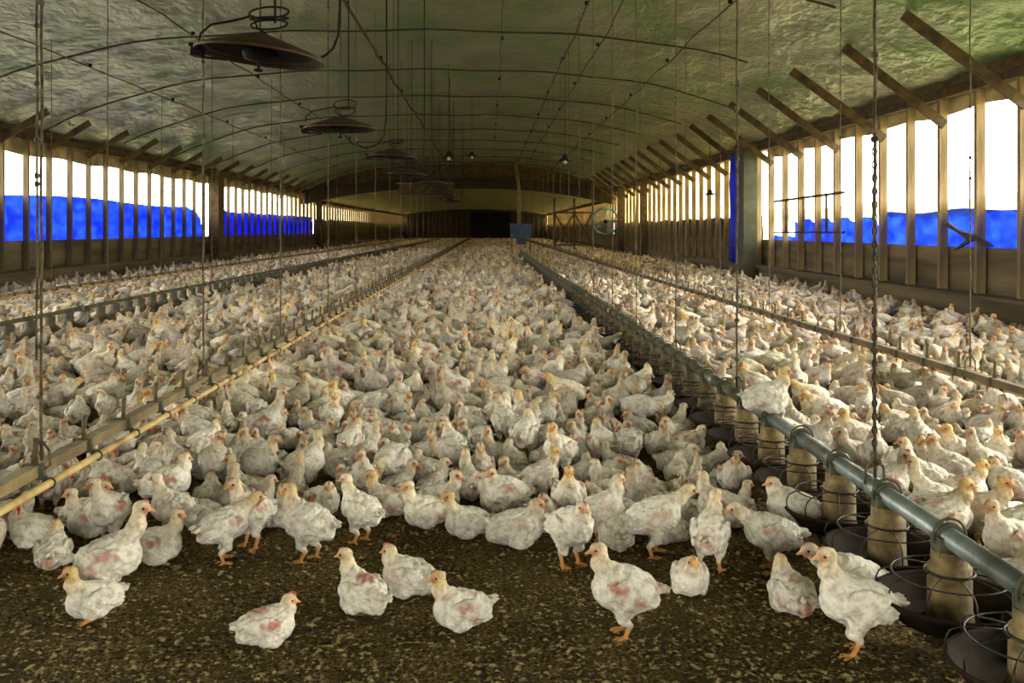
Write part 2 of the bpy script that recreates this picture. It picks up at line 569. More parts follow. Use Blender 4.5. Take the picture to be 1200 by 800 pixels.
# tarps and curtains -----------------------------------------------------------
def sheet(name, x, y0, y1, zb, zt, m, lab, cat, amp=.05, ny=None, nz=9, parent=None, seed=1, grp=None, period=SP, phase=0.0):
    ny = ny or int((y1 - y0) * 7) + 4
    r = np.random.RandomState(seed)
    ys = np.linspace(y0, y1, ny)
    ph = r.uniform(0, 6.28, 4)
    V = []
    for yy in ys:
        b, t = zb(yy), zt(yy)
        for j in range(nz):
            q = j / (nz - 1)
            z = b + (t - b) * q
            sw = amp * (abs(math.sin(math.pi * (yy - phase) / period)) * math.sin(math.pi * min(1, q * 1.1)) + .35 * math.sin(yy * 5.1 + z * 3 + ph[0]) + .25 * math.sin(yy * 9.7 - z * 7 + ph[1]))
            V.append((x + sw, yy, z))
    i = (np.arange(ny - 1)[:, None] * nz + np.arange(nz - 1)[None]).ravel()
    Q = np.stack([i, i + nz, i + nz + 1, i + 1], 1)
    o = put(np_mesh(name, np.array(V), Q, m), name, parent)
    md = o.modifiers.new('thickness', 'SOLIDIFY')
    md.thickness = .004
    if lab:
        tag(o, lab, cat, grp)
    return o
J = lambda a, s_: (lambda yy: a + .035 * math.sin(yy * 1.3 + s_) + .02 * math.sin(yy * 3.7 + s_ * 2))
sheet('blue_tarp', 8.30, 10.5, 19.9, J(1.20, 1), lambda yy: 1.93 + .03 * math.sin(yy * 2), M['tarp'],
      'bright blue tarp stretched along the right wall, its nearest and tallest stretch', 'tarp', .05, seed=2)
sheet('blue_tarp', 8.30, 19.95, 25.4, J(1.18, 2), lambda yy: 1.86 - .10 * abs(math.sin(math.pi * (yy - 14.27) / SP)) ** 6, M['tarp'],
      'blue tarp on the right wall sagging in rounded scallops between posts', 'tarp', .06, seed=3)
sheet('blue_tarp', 8.30, 25.45, 27.8, J(1.15, 2), J(1.42, 3), M['tarp'],
      'low strip of blue tarp beside the broad grey-green column', 'tarp', .04, seed=4)
sheet('blue_tarp', -12.24, 14.0, 40.1, J(.97, 1), lambda yy: 2.50 + .05 * math.sin(yy * .5) - .55 * max(0, (yy - 37.6) / 2.5) ** 2, M['tarp'],
      'long light blue tarp hung along the near part of the left wall', 'tarp', .07, seed=5)
sheet('blue_tarp', -12.24, 41.2, 65.4, J(.98, 4), J(2.42, 2), M['tarp_deep'],
      'deep blue tarp along the left wall beyond the broad dark column', 'tarp', .06, seed=6)
sheet('grey_curtain', 8.30, 28.4, 61.8, J(1.15, 1), J(1.98, 1), M['board_dark'],
      'dark grey side curtain along the right wall beyond the broad column', 'curtain', .05, seed=7)
sheet('grey_curtain', -12.24, 66.0, 132.9, J(.95, 1), J(2.3, 1), M['board_dark'],
      'dull grey-blue side curtain far along the left wall', 'curtain', .05, seed=8)
sheet('grey_curtain', 8.30, 62.1, 132.9, J(.95, 1), J(2.2, 1), M['board_dark'],
      'dull grey side curtain at the far end of the right wall', 'curtain', .05, seed=18)
sheet('plastic_curtain', 8.34, 28.5, 61.8, J(1.95, 1), J(3.95, 1), M['plastic'],
      'hazy yellowish plastic curtain over the right wall openings beyond the broad column', 'curtain', .04, seed=9)
sheet('plastic_curtain', -12.30, 58.0, 132.9, J(2.3, 1), J(3.6, 1), M['plastic'],
      'hazy yellowish plastic curtain far along the left wall', 'curtain', .04, seed=10)
sheet('plastic_curtain', 8.34, 62.1, 132.9, J(2.1, 1), J(3.5, 1), M['plastic'],
      'hazy plastic curtain at the far end of the right wall', 'curtain', .04, seed=19)
sheet('valance', 8.28, 8.5, 27.8, lambda yy: 3.66 + .03 * math.sin(yy * 2.1), J(4.08, 1), M['valance'],
      'grey-beige plastic valance under the right eave', 'valance', .03, seed=11, nz=4)
sheet('valance', -12.22, 18, 62, lambda yy: 3.56 + .03 * math.sin(yy * 1.7), J(4.05, 1), M['valance'],
      'grey-beige plastic valance under the left eave', 'valance', .03, seed=12, nz=4)
sheet('mesh_strip', 8.33, 8.5, 27.8, J(1.84, 1), lambda yy: 2.14 + .04 * math.sin(yy), M['plastic'],
      'pale beige strip showing just over the blue tarp on the right wall', 'screen', .02, seed=13, nz=4)
# upright tarp roll beside the column
t = empty('tarp_roll', (7.72, 29.0, 0))
mb = MB(); mb.lathe([(.0, 0.55), (.23, .56), (.27, 1.2), (.24, 2.2), (.27, 3.0), (.22, 3.85), (.0, 3.9)], n=18); mb.build('rolled_tarp', M['tarp_deep'], t, True)
for z in (1.1, 2.3, 3.3):
    MB().ring((0, 0, z), .262, .014).build('tie_cord', M['cord'], t)
tag(t, 'blue tarp rolled upright against the broad grey-green column', 'tarp')
# a slatted rail between posts of the right wall
t = empty('wooden_frame', (8.0, 22.0, 0))
MB().beam((0, -.9, 2.42), (0, 4.2, 2.36), .05, .06).build('top_rail', M['dark_timber'], t)
MB().beam((0, -.9, 1.52), (0, 4.2, 1.50), .05, .05).build('bottom_rail', M['dark_timber'], t)
for yy in (.2, 1.8, 3.2):
    MB().beam((0, yy, 1.5), (0, yy, 2.4), .05, .05, (0, 1, 0)).build('upright', M['dark_timber'], t)
tag(t, 'small dark wooden rail frame fixed across posts of the right wall', 'frame')
# torn plastic on the right tarp
V, fs = [], []
mb = MB()
r = random.Random(4)
pts = [(8.02, 14.9 + i * .24, 1.34 + .05 * i + r.uniform(-.03, .03)) for i in range(8)]
mb.tube(pts, [.012, .05, .035, .07, .05, .03, .05, .012], 7)
mb.tube([(8.02, 15.6, 1.42), (8.0, 15.9, 1.30), (7.99, 16.1, 1.22)], [.04, .03, .008], 6)
tag(mb.build('torn_plastic', M['rag'], None, True), 'torn black plastic rag caught on the blue tarp of the right wall', 'plastic rag')

# ceiling battens, cables ----------------------------------------------------
k = 0
yb = 14.9
for k in range(10):
    y = yb + 4.9 * k
    x0, x1 = -11.6, 5.5
    if k == 1: x1 = 5.46
    if k == 2: x0, x1 = -11.7, 6.5
    if k == 3: x0, x1 = -11.5, 6.1
    pts = [(x, y + .05 * math.sin(x), roof_z(x) - .07 - .02 * math.sin(x * 2.1 + k)) for x in np.linspace(x0, x1, 34)]
    o = MB().tube(pts, .022, 6).build('ceiling_batten', M['wire'])
    tag(o, '%s thin dark batten from the front running across under the foil ceiling' % ORD[k], 'batten', 'battens across the foil ceiling')
def winch(x, y0, y1, r_, lab, seed):
    rr = random.Random(seed)
    t = empty('winch_cable', (x, 0, 0))
    pts = [(rr.uniform(-.04, .04), y, roof_z(x) - .22 + rr.uniform(-.03, .03)) for y in np.arange(y0, y1, 1.3)]
    MB().tube(pts, r_, 6).build('cable', M['wire'], t)
    for y in np.arange(y0 + 1 + rr.uniform(0, 2), y1 - 1, 5.4):
        MB().lathe([(0, -.04), (.04, -.03), (.04, .03), (0, .04)], (0, y, roof_z(x) - .17), 8, Matrix.Rotation(math.pi / 2, 3, 'Y')).build('pulley', M['black'], t)
    tag(t, lab, 'cable', 'winch cables along the ceiling')
winch(-2.55, 9, 60, .035, 'thick dark winch cable along the ceiling above the near drinker line', 1)
winch(1.75, 9, 60, .016, 'thin winch cable along the ceiling above the galvanised feeder line', 2)
winch(2.35, 12, 60, .014, 'dark winch cable just right of the one above the feeder line', 3)
winch(3.98, 9, 60, .014, 'thin winch cable along the ceiling above the right drinker line', 4)
winch(-6.0, 12, 60, .014, 'thin winch cable along the ceiling above the left feeder line', 5)
winch(-8.7, 14, 60, .012, 'thin winch cable along the ceiling above the drinker line by the left wall', 6)
winch(.3, 12, 60, .008, 'thin cable running near the ridge of the foil ceiling', 7)

# ------------------------------------------------------------------ drinker lines
def drinker_line(x, zp, y0, y1, lab, detail=100, mc=None, mw=None):
    mc, mw = mc or M['alu'], mw or M['water']
    t = empty('drinker_line', (x, 0, 0))
    ys = np.arange(y0, y1, .56)
    MB().box((-.035, (y0 + y1) / 2, zp + .045), (.055, y1 - y0, .05)).box((-.035, (y0 + y1) / 2, zp + .074), (.066, y1 - y0, .008)).build('support_channel', mc, t)
    MB().tube([(.045, y0, zp - .01), (.045, y1, zp - .01)], .019, 10).build('water_pipe', mw, t, True)
    def br(mb, y):
        mb.box((-.035, y, zp + .045), (.105, .03, .075)); mb.box((.02, y, zp + .0), (.02, .02, .05)); mb.ring((.045, y, zp - .01), .025, .005, Matrix.Rotation(math.pi / 2, 3, 'X'), 12, 5)
    def pg(mb, y):
        mb.tube([(-.03, y, zp + .08), (-.03, y, zp + .13), (-.025, y, zp + .21)], [.016, .011, .015], 7)
    def np_(mb, y):
        mb.tube([(.045, y, zp - .03), (.045, y, zp - .05)], .009, 6); mb.tube([(.045, y, zp - .05), (.045, y, zp - .075)], [.006, .003], 6)
    bm, pm, nm = MB(), MB(), MB()
    br(bm, 0); pg(pm, 0); np_(nm, 0)
    bm, pm, nm = bm.mesh('bracket', M['clampm']), pm.mesh('roost_peg', M['peg'], True), nm.mesh('drinker_nipple', M['red'], True)
    for i, y in enumerate(ys[:detail]):
        for me_, nn, dy in ((bm, 'bracket', 0), (pm, 'roost_peg', 0), (nm, 'drinker_nipple', .25)):
            o = put(me_, nn, t); o.location = (0, y + dy, 0)
    if len(ys) > detail:
        rest, rp = MB(), MB()
        for y in ys[detail:]:
            br(rest, y); pg(rp, y)
        rest.build('far_brackets', M['clampm'], t)['kind'] = 'stuff'
        rp.build('far_roost_pegs', M['peg'], t)['kind'] = 'stuff'
    tag(t, lab, 'drinker line')
drinker_line(-2.2, .36, 3.5, 128, 'yellow-brown nipple drinker line on the left of the clear floor, with upright pegs')
drinker_line(3.98, .36, 6.2, 128, 'dark nipple drinker line running down the right side beyond the feeder pipe', 100, M['alu_dark'], M['water_dark'])
drinker_line(-8.7, .36, 15.0, 120, 'pale drinker line close to the left wall, far across the flock', 60)

# ------------------------------------------------------------------ feeder lines
def pan_parts():
    bowl = MB()
    bowl.lathe([(r_, z_ + .055) for r_, z_ in [(0, .03), (.13, .035), (.19, .06), (.235, .115), (.262, .140), (.268, .150), (.262, .158), (.250, .152), (.225, .128), (.180, .085), (.12, .07), (0, .068)]], n=44)
    tube = MB()
    tube.lathe([(.062, .385), (.066, .38), (.066, .33), (.078, .325), (.080, .16), (.083, .15), (.086, .125)], n=28)
    tube.lathe([(.060, .385), (.060, .12)], n=28)
    g = MB()
    for k in range(10):
        a = 2 * math.pi * k / 10
        c, s = math.cos(a), math.sin(a)
        g.tube([(c * .255, s * .255, .205), (c * .258, s * .258, .245), (c * .247, s * .247, .272), (c * .22, s * .22, .288), (c * .15, s * .15, .298), (c * .085, s * .085, .303)], .0034, 5)
    g.ring((0, 0, .290), .205, .0034, n=30, seg=5)
    g.ring((0, 0, .303), .088, .005, n=24, seg=5)
    cl = MB()
    cl.box((0, 0, .40), (.11, .075, .075))
    cl.ring((0, 0, .43), .048, .010, Matrix.Rotation(math.pi / 2, 3, 'X'), 18, 6)
    cl.tube([(.062 * math.cos(q), 0, .44 + .062 * math.sin(q)) for q in np.linspace(-.5, math.pi + .5, 15)], .0055, 5)
    return (bowl.mesh('feeder_pan', M['pan'], True), tube.mesh('drop_tube', M['tube'], True), g.mesh('wire_grill', M['grill'], True), cl.mesh('pipe_clamp', M['clampm'], False))
BOWL, TUBE, GRILL, CLAMP = pan_parts()
def simple_pan(mb, y):
    mb.lathe([(0, .04), (.2, .06), (.262, .15), (.25, .158), (.1, .26), (.07, .30), (.07, .40)], (0, y, 0), 10)
M['pipe_old'] = mat('soiled_feed_pipe', srgb(52, 52, 36), srgb(88, 86, 62), 6, 0.8, bump=0.2, bscale=30)
TUBE_OLD = TUBE.copy(); TUBE_OLD.materials[0] = M['tube_old']
def feeder_line(x, y0, y1, ndet, nmid, m, lab, zz=.43, near=False):
    t = empty('feeder_line', (x, 0, 0))
    MB().tube([(0, y0, zz), (0, 6.3 if near else y0 + .5, zz)], .040, 16).build('feed_pipe', m, t, True)
    MB().tube([(0, 6.3 if near else y0 + .5, zz), (0, y1, zz)], .038 if near else .028, 14).build('feed_pipe', M['pipe_old'], t, True)
    jm = MB().lathe([(.041, -.05), (.047, -.045), (.047, .045), (.041, .05)], (0, 0, 0), 16, Matrix.Rotation(math.pi / 2, 3, 'X')).mesh('pipe_coupling', M['galv'], True)
    for yj in np.arange(y0 + 1.27, 24, 3.05):
        o = put(jm, 'pipe_coupling', t); o.location = (0, yj, zz)
    ys = np.arange(y0 + .0, y1 - .5, .56)
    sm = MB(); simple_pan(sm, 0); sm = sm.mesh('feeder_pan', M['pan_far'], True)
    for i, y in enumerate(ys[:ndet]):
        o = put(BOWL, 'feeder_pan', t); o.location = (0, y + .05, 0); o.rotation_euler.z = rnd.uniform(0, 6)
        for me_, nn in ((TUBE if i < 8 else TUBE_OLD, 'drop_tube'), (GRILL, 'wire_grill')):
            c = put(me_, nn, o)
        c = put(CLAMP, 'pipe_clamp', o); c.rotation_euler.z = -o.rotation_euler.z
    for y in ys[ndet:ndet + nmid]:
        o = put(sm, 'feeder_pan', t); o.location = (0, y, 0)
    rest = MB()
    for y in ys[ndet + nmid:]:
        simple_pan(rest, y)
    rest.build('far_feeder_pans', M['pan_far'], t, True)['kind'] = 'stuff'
    tag(t, lab, 'feeder line')
FX = 1.75
feeder_line(FX, 2.95, 51, 30, 56, M['galv'], 'galvanised feeder pipe on the right with beige drop tubes and round brown pans', near=True)
feeder_line(-6.0, 9.5, 118, 0, 98, M['galv_dirty'], 'dusty grey-green feeder line with pans far across the flock on the left')

# feed hopper at the far end of the feeder line
t = empty('feed_hopper', (FX + .05, 51.2, 0))
mb = MB(); mb.box((0, 0, 1.45), (1.15, .9, .75)); mb.box((0, 0, .92), (.5, .4, .34)); mb.build('bin', M['blue_plastic'], t)
MB().box((0, 0, 1.85), (1.25, 1.0, .06)).build('bin_rim', M['blue_plastic'], t)
for sx in (-1, 1):
    for sy in (-1, 1):
        MB().box((sx * .5, sy * .38, .56), (.05, .05, 1.1)).build('leg', M['galv_dirty'], t)
MB().tube([(-.1, 0, 1.8), (-.1, 0, 3.6), (-.3, .3, roof_z(1.6) - .25)], .09, 12).build('supply_pipe', M['tube'], t, True)
tag(t, 'blue-grey feed hopper under a hanging supply pipe near the far door', 'hopper')

# ------------------------------------------------------------------ suspension cords
def suspension(x, y, z0, lab, grp, r_=.006, knots=0, chain=0.0, seed=0, hook=True, bend=0.0):
    rr = random.Random(seed)
    zt = roof_z(x) + .03
    t = empty('suspension_cord', (x, y, z0))
    H = zt - z0
    nn = 26
    pts = [(rr.uniform(-.004, .004) + bend * (1 - i / nn), rr.uniform(-.004, .004), H * i / nn) for i in range(nn + 1)]
    mb = MB()
    mb.tube(pts, r_, 6)
    for k_ in range(knots):
        z = rr.uniform(.1, H * .8)
        mb.lathe([(0, -.02), (r_ * 2.2, -.008), (r_ * 2.2, .008), (0, .02)], (pts[0][0] * 0 + bend * (1 - z / H), 0, z), 7)
    mb.build('cord', M['cord'], t, True)
    if chain:
        c = MB()
        z = .10
        i = 0
        while z < chain:
            R = Matrix.Rotation(math.pi / 2, 3, 'X')
            if i % 2: R = Matrix.Rotation(math.pi / 2, 3, 'Z') @ R
            c.ring((bend, 0, z), .011, .0035, R, 10, 5, 1.7)
            z += .030; i += 1
        c.build('chain', M['grill'], t, True)
    if hook:
        h = MB()
        h.tube([(bend, 0, .10), (bend + .04, 0, .05), (bend + .045, 0, -.02), (bend, 0, -.06), (bend - .045, 0, -.02), (bend - .04, 0, .05), (bend, 0, .10)], .006, 6)
        h.build('hanger_loop', M['cord'], t, True)
    tag(t, lab, 'cord', grp)
# left drinker line
ys = [4.62, 7.25, 9.95, 12.9, 15.6, 18.3, 21.0, 23.7, 26.4, 29.1, 31.8, 34.5, 37.2, 40, 43, 46, 49, 52]
names = ['twisted pair cord at the far left edge holding up the near drinker line']
for i, y in enumerate(ys):
    lab = ('%s suspension cord from the front along the near drinker line on the left' % ORD[i])
    suspension(-2.2, y, .46, lab, 'cords holding the near drinker line', .007 if i < 4 else .0055, 10 if i < 4 else 0, seed=i)
    if i == 0:
        suspension(-2.2 - .03, y + .02, .95, 'slack second cord hanging beside the frontmost cord of the near drinker line', 'cords holding the near drinker line', .006, 8, seed=99, hook=False, bend=.0)
# right feeder line
for i, y in enumerate([4.25, 6.6, 8.75, 11.1, 13.2, 15.6, 18.0, 20.4, 22.8, 25.2, 27.6, 30, 33, 36, 39, 42, 45, 48]):
    suspension(FX, y, .47, '%s suspension cord from the front along the galvanised feeder pipe' % ORD[i], 'cords holding the feeder pipe',
               .008 if i < 2 else .006, 12 if i < 3 else 0, chain=1.5 if i < 1 else 0, seed=20 + i)
for i, y in enumerate([7.75, 10.6, 13.3, 16.1, 18.9, 21.7, 24.5, 27.3, 30.1, 33, 36, 39, 42, 46, 50]):
    suspension(3.98, y, .46, '%s suspension cord from the front along the right drinker line' % ORD[i], 'cords holding the right drinker line',
               .006, 10 if i < 3 else 0, seed=50 + i)
for i, y in enumerate([14.8, 20.4, 26.0, 31.6, 37.2, 43]):
    suspension(-6.0, y, .47, '%s suspension cord from the front along the left dusty feeder line' % ORD[i], 'cords holding the left feeder line', .0065, seed=70 + i)
for i, y in enumerate([18.7, 25, 32, 40]):
    suspension(-8.7, y, .44, '%s suspension cord from the front along the drinker line by the left wall' % ORD[i], 'cords by the left wall', .0065, seed=90 + i)

# ------------------------------------------------------------------ brooder hoods
def brooder(x, y, z, R, tilt, lab, big=False, seed=0):
    rr = random.Random(seed)
    t = empty('brooder_heater', (x, y, z))
    rot = Matrix.Rotation(tilt, 3, 'Y')
    hd = MB()
    hd.lathe([(.0, .125), (.05, .124), (.09, .112), (.22, .068), (.33, .034), (R - .02, .0), (R, -.012), (R, -.030), (R - .012, -.028), (R - .03, -.008), (.3, .02), (.06, .085), (0, .088)], n=48, rot=rot)
    hd.build('hood', M['rust'], t, True)
    ln = MB()
    ln.lathe([(R - .028, -.012), (R - .032, -.004), (.3, .016), (.06, .080), (0, .083)], n=48, rot=rot)
    ln.build('hood_underside_shade', M['black'], t, True)  # black inner sheet that paints the shade under the hood
    b = MB()
    b.lathe([(0, .05), (.10, .045), (.12, -.01), (.10, -.05), (.05, -.06), (0, -.06)], n=24, rot=rot)
    b.build('burner', M['black'], t, True)
    s = MB()
    s.tube([rot @ Vector((.0, 0, -.05)), rot @ Vector((0, 0, -.115))], .012, 8)
    s.lathe([(0, -.105), (.03, -.11), (.03, -.125), (0, -.13)], n=12, rot=rot)
    s.build('pilot_knob', M['black'], t, True)
    bx = MB()
    bx.box(rot @ Vector((-R + .02, -.02, -.03)), (.07, .10, .085), rot)
    bx.box(rot @ Vector((-R + .13, -.02, -.072)), (.17, .03, .014), rot)
    bx.tube([rot @ Vector((-R + .02, 0, .0)), rot @ Vector((-R - .05, 0, .01))], .014, 8)
    bx.build('valve_box', M['black'], t)
    # hanging rod
    top = roof_z(x) - z + .03
    MB().tube([(0, 0, .11), (.0, 0, .2), (.02, 0, top)], .006, 6).build('hanging_cord', M['wire'], t, True)
    a = MB()
    a.tube([(.10, .0, .2), (.10, 0, top)], .008, 6)
    for rad, dz in ((.13, .27), (.12, .19), (.125, .23)):
        a.ring((.06, 0, dz), rad, .007, Matrix.Rotation(.35 + rr.uniform(-.25, .25), 3, 'X'), 26, 6)
    a.tube([(-R + .02, 0, .06), (-R + .03, 0, .13), (-R + .10, 0, .19), (-R + .22, 0, .21), (-.12, 0, .23), (-.06, 0, .25)], .008, 6)
    a.tube([(-.05, 0, .25), (-.02, 0, .17), (.05, 0, .12)], .007, 6)
    a.build('hose_coil', M['black'], t, True)
    h = MB()
    if big:
        pts = [(R - .02, 0, -.03), (R + .01, 0, -.015), (R + .06, 0, .03), (R + .095, 0, .12), (R + .10, .02, .28), (R + .11, .04, .6), (R + .1, .05, top)]
    else:
        pts = [(.06, 0, -.10), (.15, 0, -.20), (.28, 0, -.24), (.42, 0, -.22), (.52, 0, -.10), (.545, 0, .1), (.55, 0, .5), (.55, 0, top)]
    h.tube(pts, .009, 7)
    h.build('gas_hose', M['black'], t, True)
    tag(t, lab, 'heater', 'brooder heaters hanging from the ceiling')
brooder(-1.53, 6.3, 2.78, .43, math.radians(6), 'nearest dark brooder hood hanging at upper left with a coiled hose on top', True)
brooder(-1.75, 11.1, 2.80, .43, 0.0, 'brown brooder hood, second from the front, with a looping hose', seed=2)
brooder(-1.65, 16.2, 2.86, .43, .05, 'small brooder hood, third from the front', seed=3)
for i, (y, dz) in enumerate(((21.2, 0), (26.4, .05), (31.5, -.03), (37, 0), (43, .02))):
    brooder(-1.7 + rnd.uniform(-.15, .15), y, 2.85 + dz, .45, rnd.uniform(-.05, .05), 'tiny distant brooder hood, %s from the front' % ORD[i + 3], seed=5 + i)

# hanging bulbs
BULB = None
def bulb(px, py, d, lab):
    x = (px - VX) * d / F
    z = CAMZ + (VY - py) * d / F
    t = empty('pendant_bulb', (x, d, z))
    MB().lathe([(0, .16), (.05, .15), (.07, .06), (.17, .0), (.165, -.01), (.06, .045), (0, .05)], n=18).build('reflector', M['black'], t, True)
    MB().lathe([(0, .03), (.035, .0), (.045, -.04), (.03, -.08), (0, -.09)], n=14).build('bulb', M['glass_bulb'], t, True)
    MB().tube([(0, 0, .15), (0, 0, roof_z(x) - z + .03)], .009, 6).build('flex', M['wire'], t)
    tag(t, lab, 'lamp', 'unlit pendant bulbs under the ceiling')
bulb(662, 188, 22, 'unlit pendant bulb with dark reflector right of the ridge, nearest of its row')
bulb(526, 184, 24, 'unlit pendant bulb with dark reflector beside the third brooder hood')
bulb(553, 183, 30, 'unlit pendant bulb right of the one beside the third brooder hood')
bulb(832, 228, 30, 'unlit pendant bulb hanging before the hazy right wall curtain')
# dark shaded feed catwalk box under the far ceiling
t = empty('ceiling_box', (-3.6, 56, 0))
MB().box((-.1, 0, 3.95), (3.2, 1.4, .6)).build('box_body', M['dark_timber'], t)
for sx in (-1.4, 1.3):
    MB().box((sx, 0, 4.75), (.08, .08, 1.1)).build('hanger', M['dark_timber'], t)
MB().box((-.1, -.72, 4.28), (3.4, .05, .08)).build('box_lip', M['timber'], t)
tag(t, 'dark boxed duct slung under the ceiling before the header beam', 'duct')

# circulation fan and cross-braced frame in the right distance
t = empty('circulation_fan', (7.2, 57.6, 0))
R_ = Matrix.Rotation(math.pi / 2, 3, 'X')
MB().ring((0, 0, 2.05), .80, .07, R_, 36, 8).build('fan_ring', M['teal'], t, True)
for k in range(5):
    a = 2 * math.pi * k / 5 + .3
    rr_ = Matrix.Rotation(a, 3, 'Y') @ Matrix.Rotation(.5, 3, 'Z')
    MB().box(Matrix.Rotation(a, 3, 'Y') @ Vector((0, 0, .40)) + Vector((0, 0, 2.05)), (.22, .02, .68), rr_).build('fan_blade', M['galv'], t)
MB().lathe([(0, -.1), (.12, -.1), (.12, .1), (0, .1)], (0, 0, 2.05), 14, R_).build('hub', M['black'], t, True)
for sx in (-.75, .75):
    MB().box((sx, .1, .85), (.07, .07, 1.7)).build('leg', M['teal'], t)
tag(t, 'round teal-framed circulation fan standing by the far right wall', 'fan')
t = empty('timber_frame', (5.6, 61.0, 0))
for x in (-1.3, 0, 1.2):
    MB().box((x, 0, 1.8), (.13, .13, 3.6)).build('upright', M['dark_timber'], t)
for a, b in (((-1.3, 0, .6), (0, 0, 2.6)), ((-1.3, 0, 2.6), (0, 0, .6)), ((0, 0, .6), (1.2, 0, 2.6)), ((0, 0, 2.6), (1.2, 0, .6)), ((-1.3, 0, 2.65), (1.2, 0, 2.65)), ((-1.3, 0, .55), (1.2, 0, .55))):
    MB().beam(a, b, .09, .12).build('cross_brace', M['dark_timber'], t)
tag(t, 'dark cross-braced timber frame left of the far circulation fan', 'frame')

# ------------------------------------------------------------------ chickens: one continuous surface each
W_ = np.array(srgb(240, 236, 224)[:3]); Y0 = np.array(srgb(226, 194, 126)[:3]); PK = np.array(srgb(200, 138, 122)[:3])
RD = np.array(srgb(176, 62, 46)[:3]); LG = np.array(srgb(206, 150, 84)[:3]); BK = np.array(srgb(232, 176, 110)[:3]); DK = np.array(srgb(24, 16, 12)[:3])
DR = np.array(srgb(158, 142, 112)[:3]); FC = np.array(srgb(206, 120, 84)[:3])

def chicken(p, vox):
    """p: pose; returns V, Q, colour"""
    sc = p.get('s', 1.0)
    yl = p.get('yel', np.random.RandomState(p.get('seed', 0) + 5).uniform(.35, .95))
    Y_ = W_ * (1 - yl) + Y0 * yl
    stand = p.get('stand', True)
    fat = p.get('fat', 1.0)
    zb = .190 if stand else .088
    pit = p.get('pitch', .22 if stand else .12)
    hy = p.get('hy', 0.0)
    neck = p.get('neck', 'up')
    R = Matrix.Rotation(-pit, 3, 'Y')
    C = Vector((0, 0, zb))
    B = lambda x, y, z: C + R @ Vector((x, y, z))
    prims = []
    def ell(c, r, rot, col, k, body=1): prims.append(('e', np.array(c), np.array(r), np.array(rot), col, k, body))
    def cap(a, b, ra, rb_, col, k, body=0): prims.append(('c', np.array(a), np.array(b), ra, rb_, col, k, body))
    Rn = np.array(R)
    ell(B(-.002, 0, 0), (.108, .080 * fat, .083 * fat), Rn, W_, .0)
    ell(B(.060, 0, -.012), (.066, .066 * fat, .070), Rn, W_, .03)
    ell(B(-.078, 0, .004), (.062, .062 * fat, .060), Rn, W_, .03)
    tl = p.get('tail', .5)
    tr_ = np.random.RandomState(p.get('seed', 0) + 9)
    for q in (-.35, 0, .35):
        ell(B(-.128, q * .05, .022 + .018 * tl + tr_.uniform(-.005, .005)), (.040 + tr_.uniform(-.006, .008), .011, .014), np.array(Matrix.Rotation(-q, 3, 'Z') @ Matrix.Rotation(-pit + .5 * tl, 3, 'Y')), W_ * .93, .010)
    ell(B(-.105, 0, -.022), (.038, .034, .034), Rn, W_, .014)
    wd = p.get('wing', 0.0)
    for s in (-1, 1):
        rw = np.array(Matrix.Rotation(-pit + .12 + wd * .3, 3, 'Y') @ Matrix.Rotation(s * .14, 3, 'Z'))
        ell(B(-.012, s * (.070 * fat + .012 * wd), .012 - .012 * wd), (.080, .022, .050), rw, W_ * .97, .005)
        for q_, (fl, fz) in enumerate(((.052, .016), (.048, .002), (.040, -.014))):
            ell(B(-.078 - .006 * q_, s * (.060 * fat + .012 * wd + .004), fz - .03 * wd), (fl, .009, .010), rw, W_ * .93, .004)
        ell(B(.052, s * (.063 * fat + .012 * wd), -.002), (.030, .018, .032), rw, W_, .010)
    if stand:
        for s in (-1, 1):
            st = p.get('stride', 0.0) * s
            hip = B(-.015, s * .042, -.045)
            kn = Vector((.012 + st * .03, s * .043, .088))
            hk = Vector((-.018 + st * .045, s * .043, .062))
            ft = Vector((.004 + st * .06, s * .046, .014))
            cap(hip, kn, .042, .024, W_ * .96, .022, 1)
            cap(kn, hk, .021, .0115, W_ * .9 + .06 * LG, .010)
            cap(hk, ft, .0095, .0088, LG, .005)
            for a, L in ((0, .047), (.55, .040), (-.55, .040), (math.pi, .022)):
                cap(ft - Vector((0, 0, .003)), (ft[0] + math.cos(a) * L, ft[1] + math.sin(a) * L, .006), .0075, .0052, LG, .004)
    else:
        for s in (-1, 1):
            ell((.015, s * .058, .045), (.062, .030, .042), np.eye(3), W_ * .97, .012)
        if p.get('foot', 0):
            s = p['foot']
            ft = Vector((.06, s * .075, .012))
            cap((.0, s * .06, .02), ft, .011, .009, LG, .006)
            for a, L in ((0, .045), (.5, .04), (-.5, .04)):
                cap(ft, (ft[0] + math.cos(a) * L, ft[1] + math.sin(a) * L, .007), .0075, .0055, LG, .004)
    nb = B(.076, 0, .034)
    if neck == 'up': hv = Vector((.030, 0, .098))
    elif neck == 'tall': hv = Vector((.052, 0, .140))
    elif neck == 'low': hv = Vector((.026, 0, .058))
    elif neck == 'fwd': hv = Vector((.105, 0, .055))
    elif neck == 'peck': hv = Vector((.125, 0, -zb * .78))
    else: hv = Vector((-.035, 0, .060))          # tucked over the back
    hv = Vector((hv[0] * math.cos(hy * .55), hv[0] * math.sin(hy * .55) + .012 * math.sin(hy), hv[2]))
    H = nb + hv
    mid = nb + hv * .5 + Vector((.014 if neck in ('up', 'low', 'tall') else .01, 0, -.004 if neck != 'peck' else .04))
    lo = nb - Vector((.03, 0, .018))
    cap(lo, mid, .050, .034 if neck != 'low' else .039, W_ * .7 + Y_ * .3, .028, 1)
    cap(mid, H, .033, .0255, Y_, .014, 1)
    hp = p.get('hp', .08 if neck != 'peck' else 1.2)
    RH = Matrix.Rotation(hy, 3, 'Z') @ Matrix.Rotation(hp, 3, 'Y')
    hh = lambda x, y, z: H + RH @ Vector((x, y, z))
    ell(hh(.006, 0, .006), (.035, .0255, .028), np.array(RH), Y_, .010, 0)
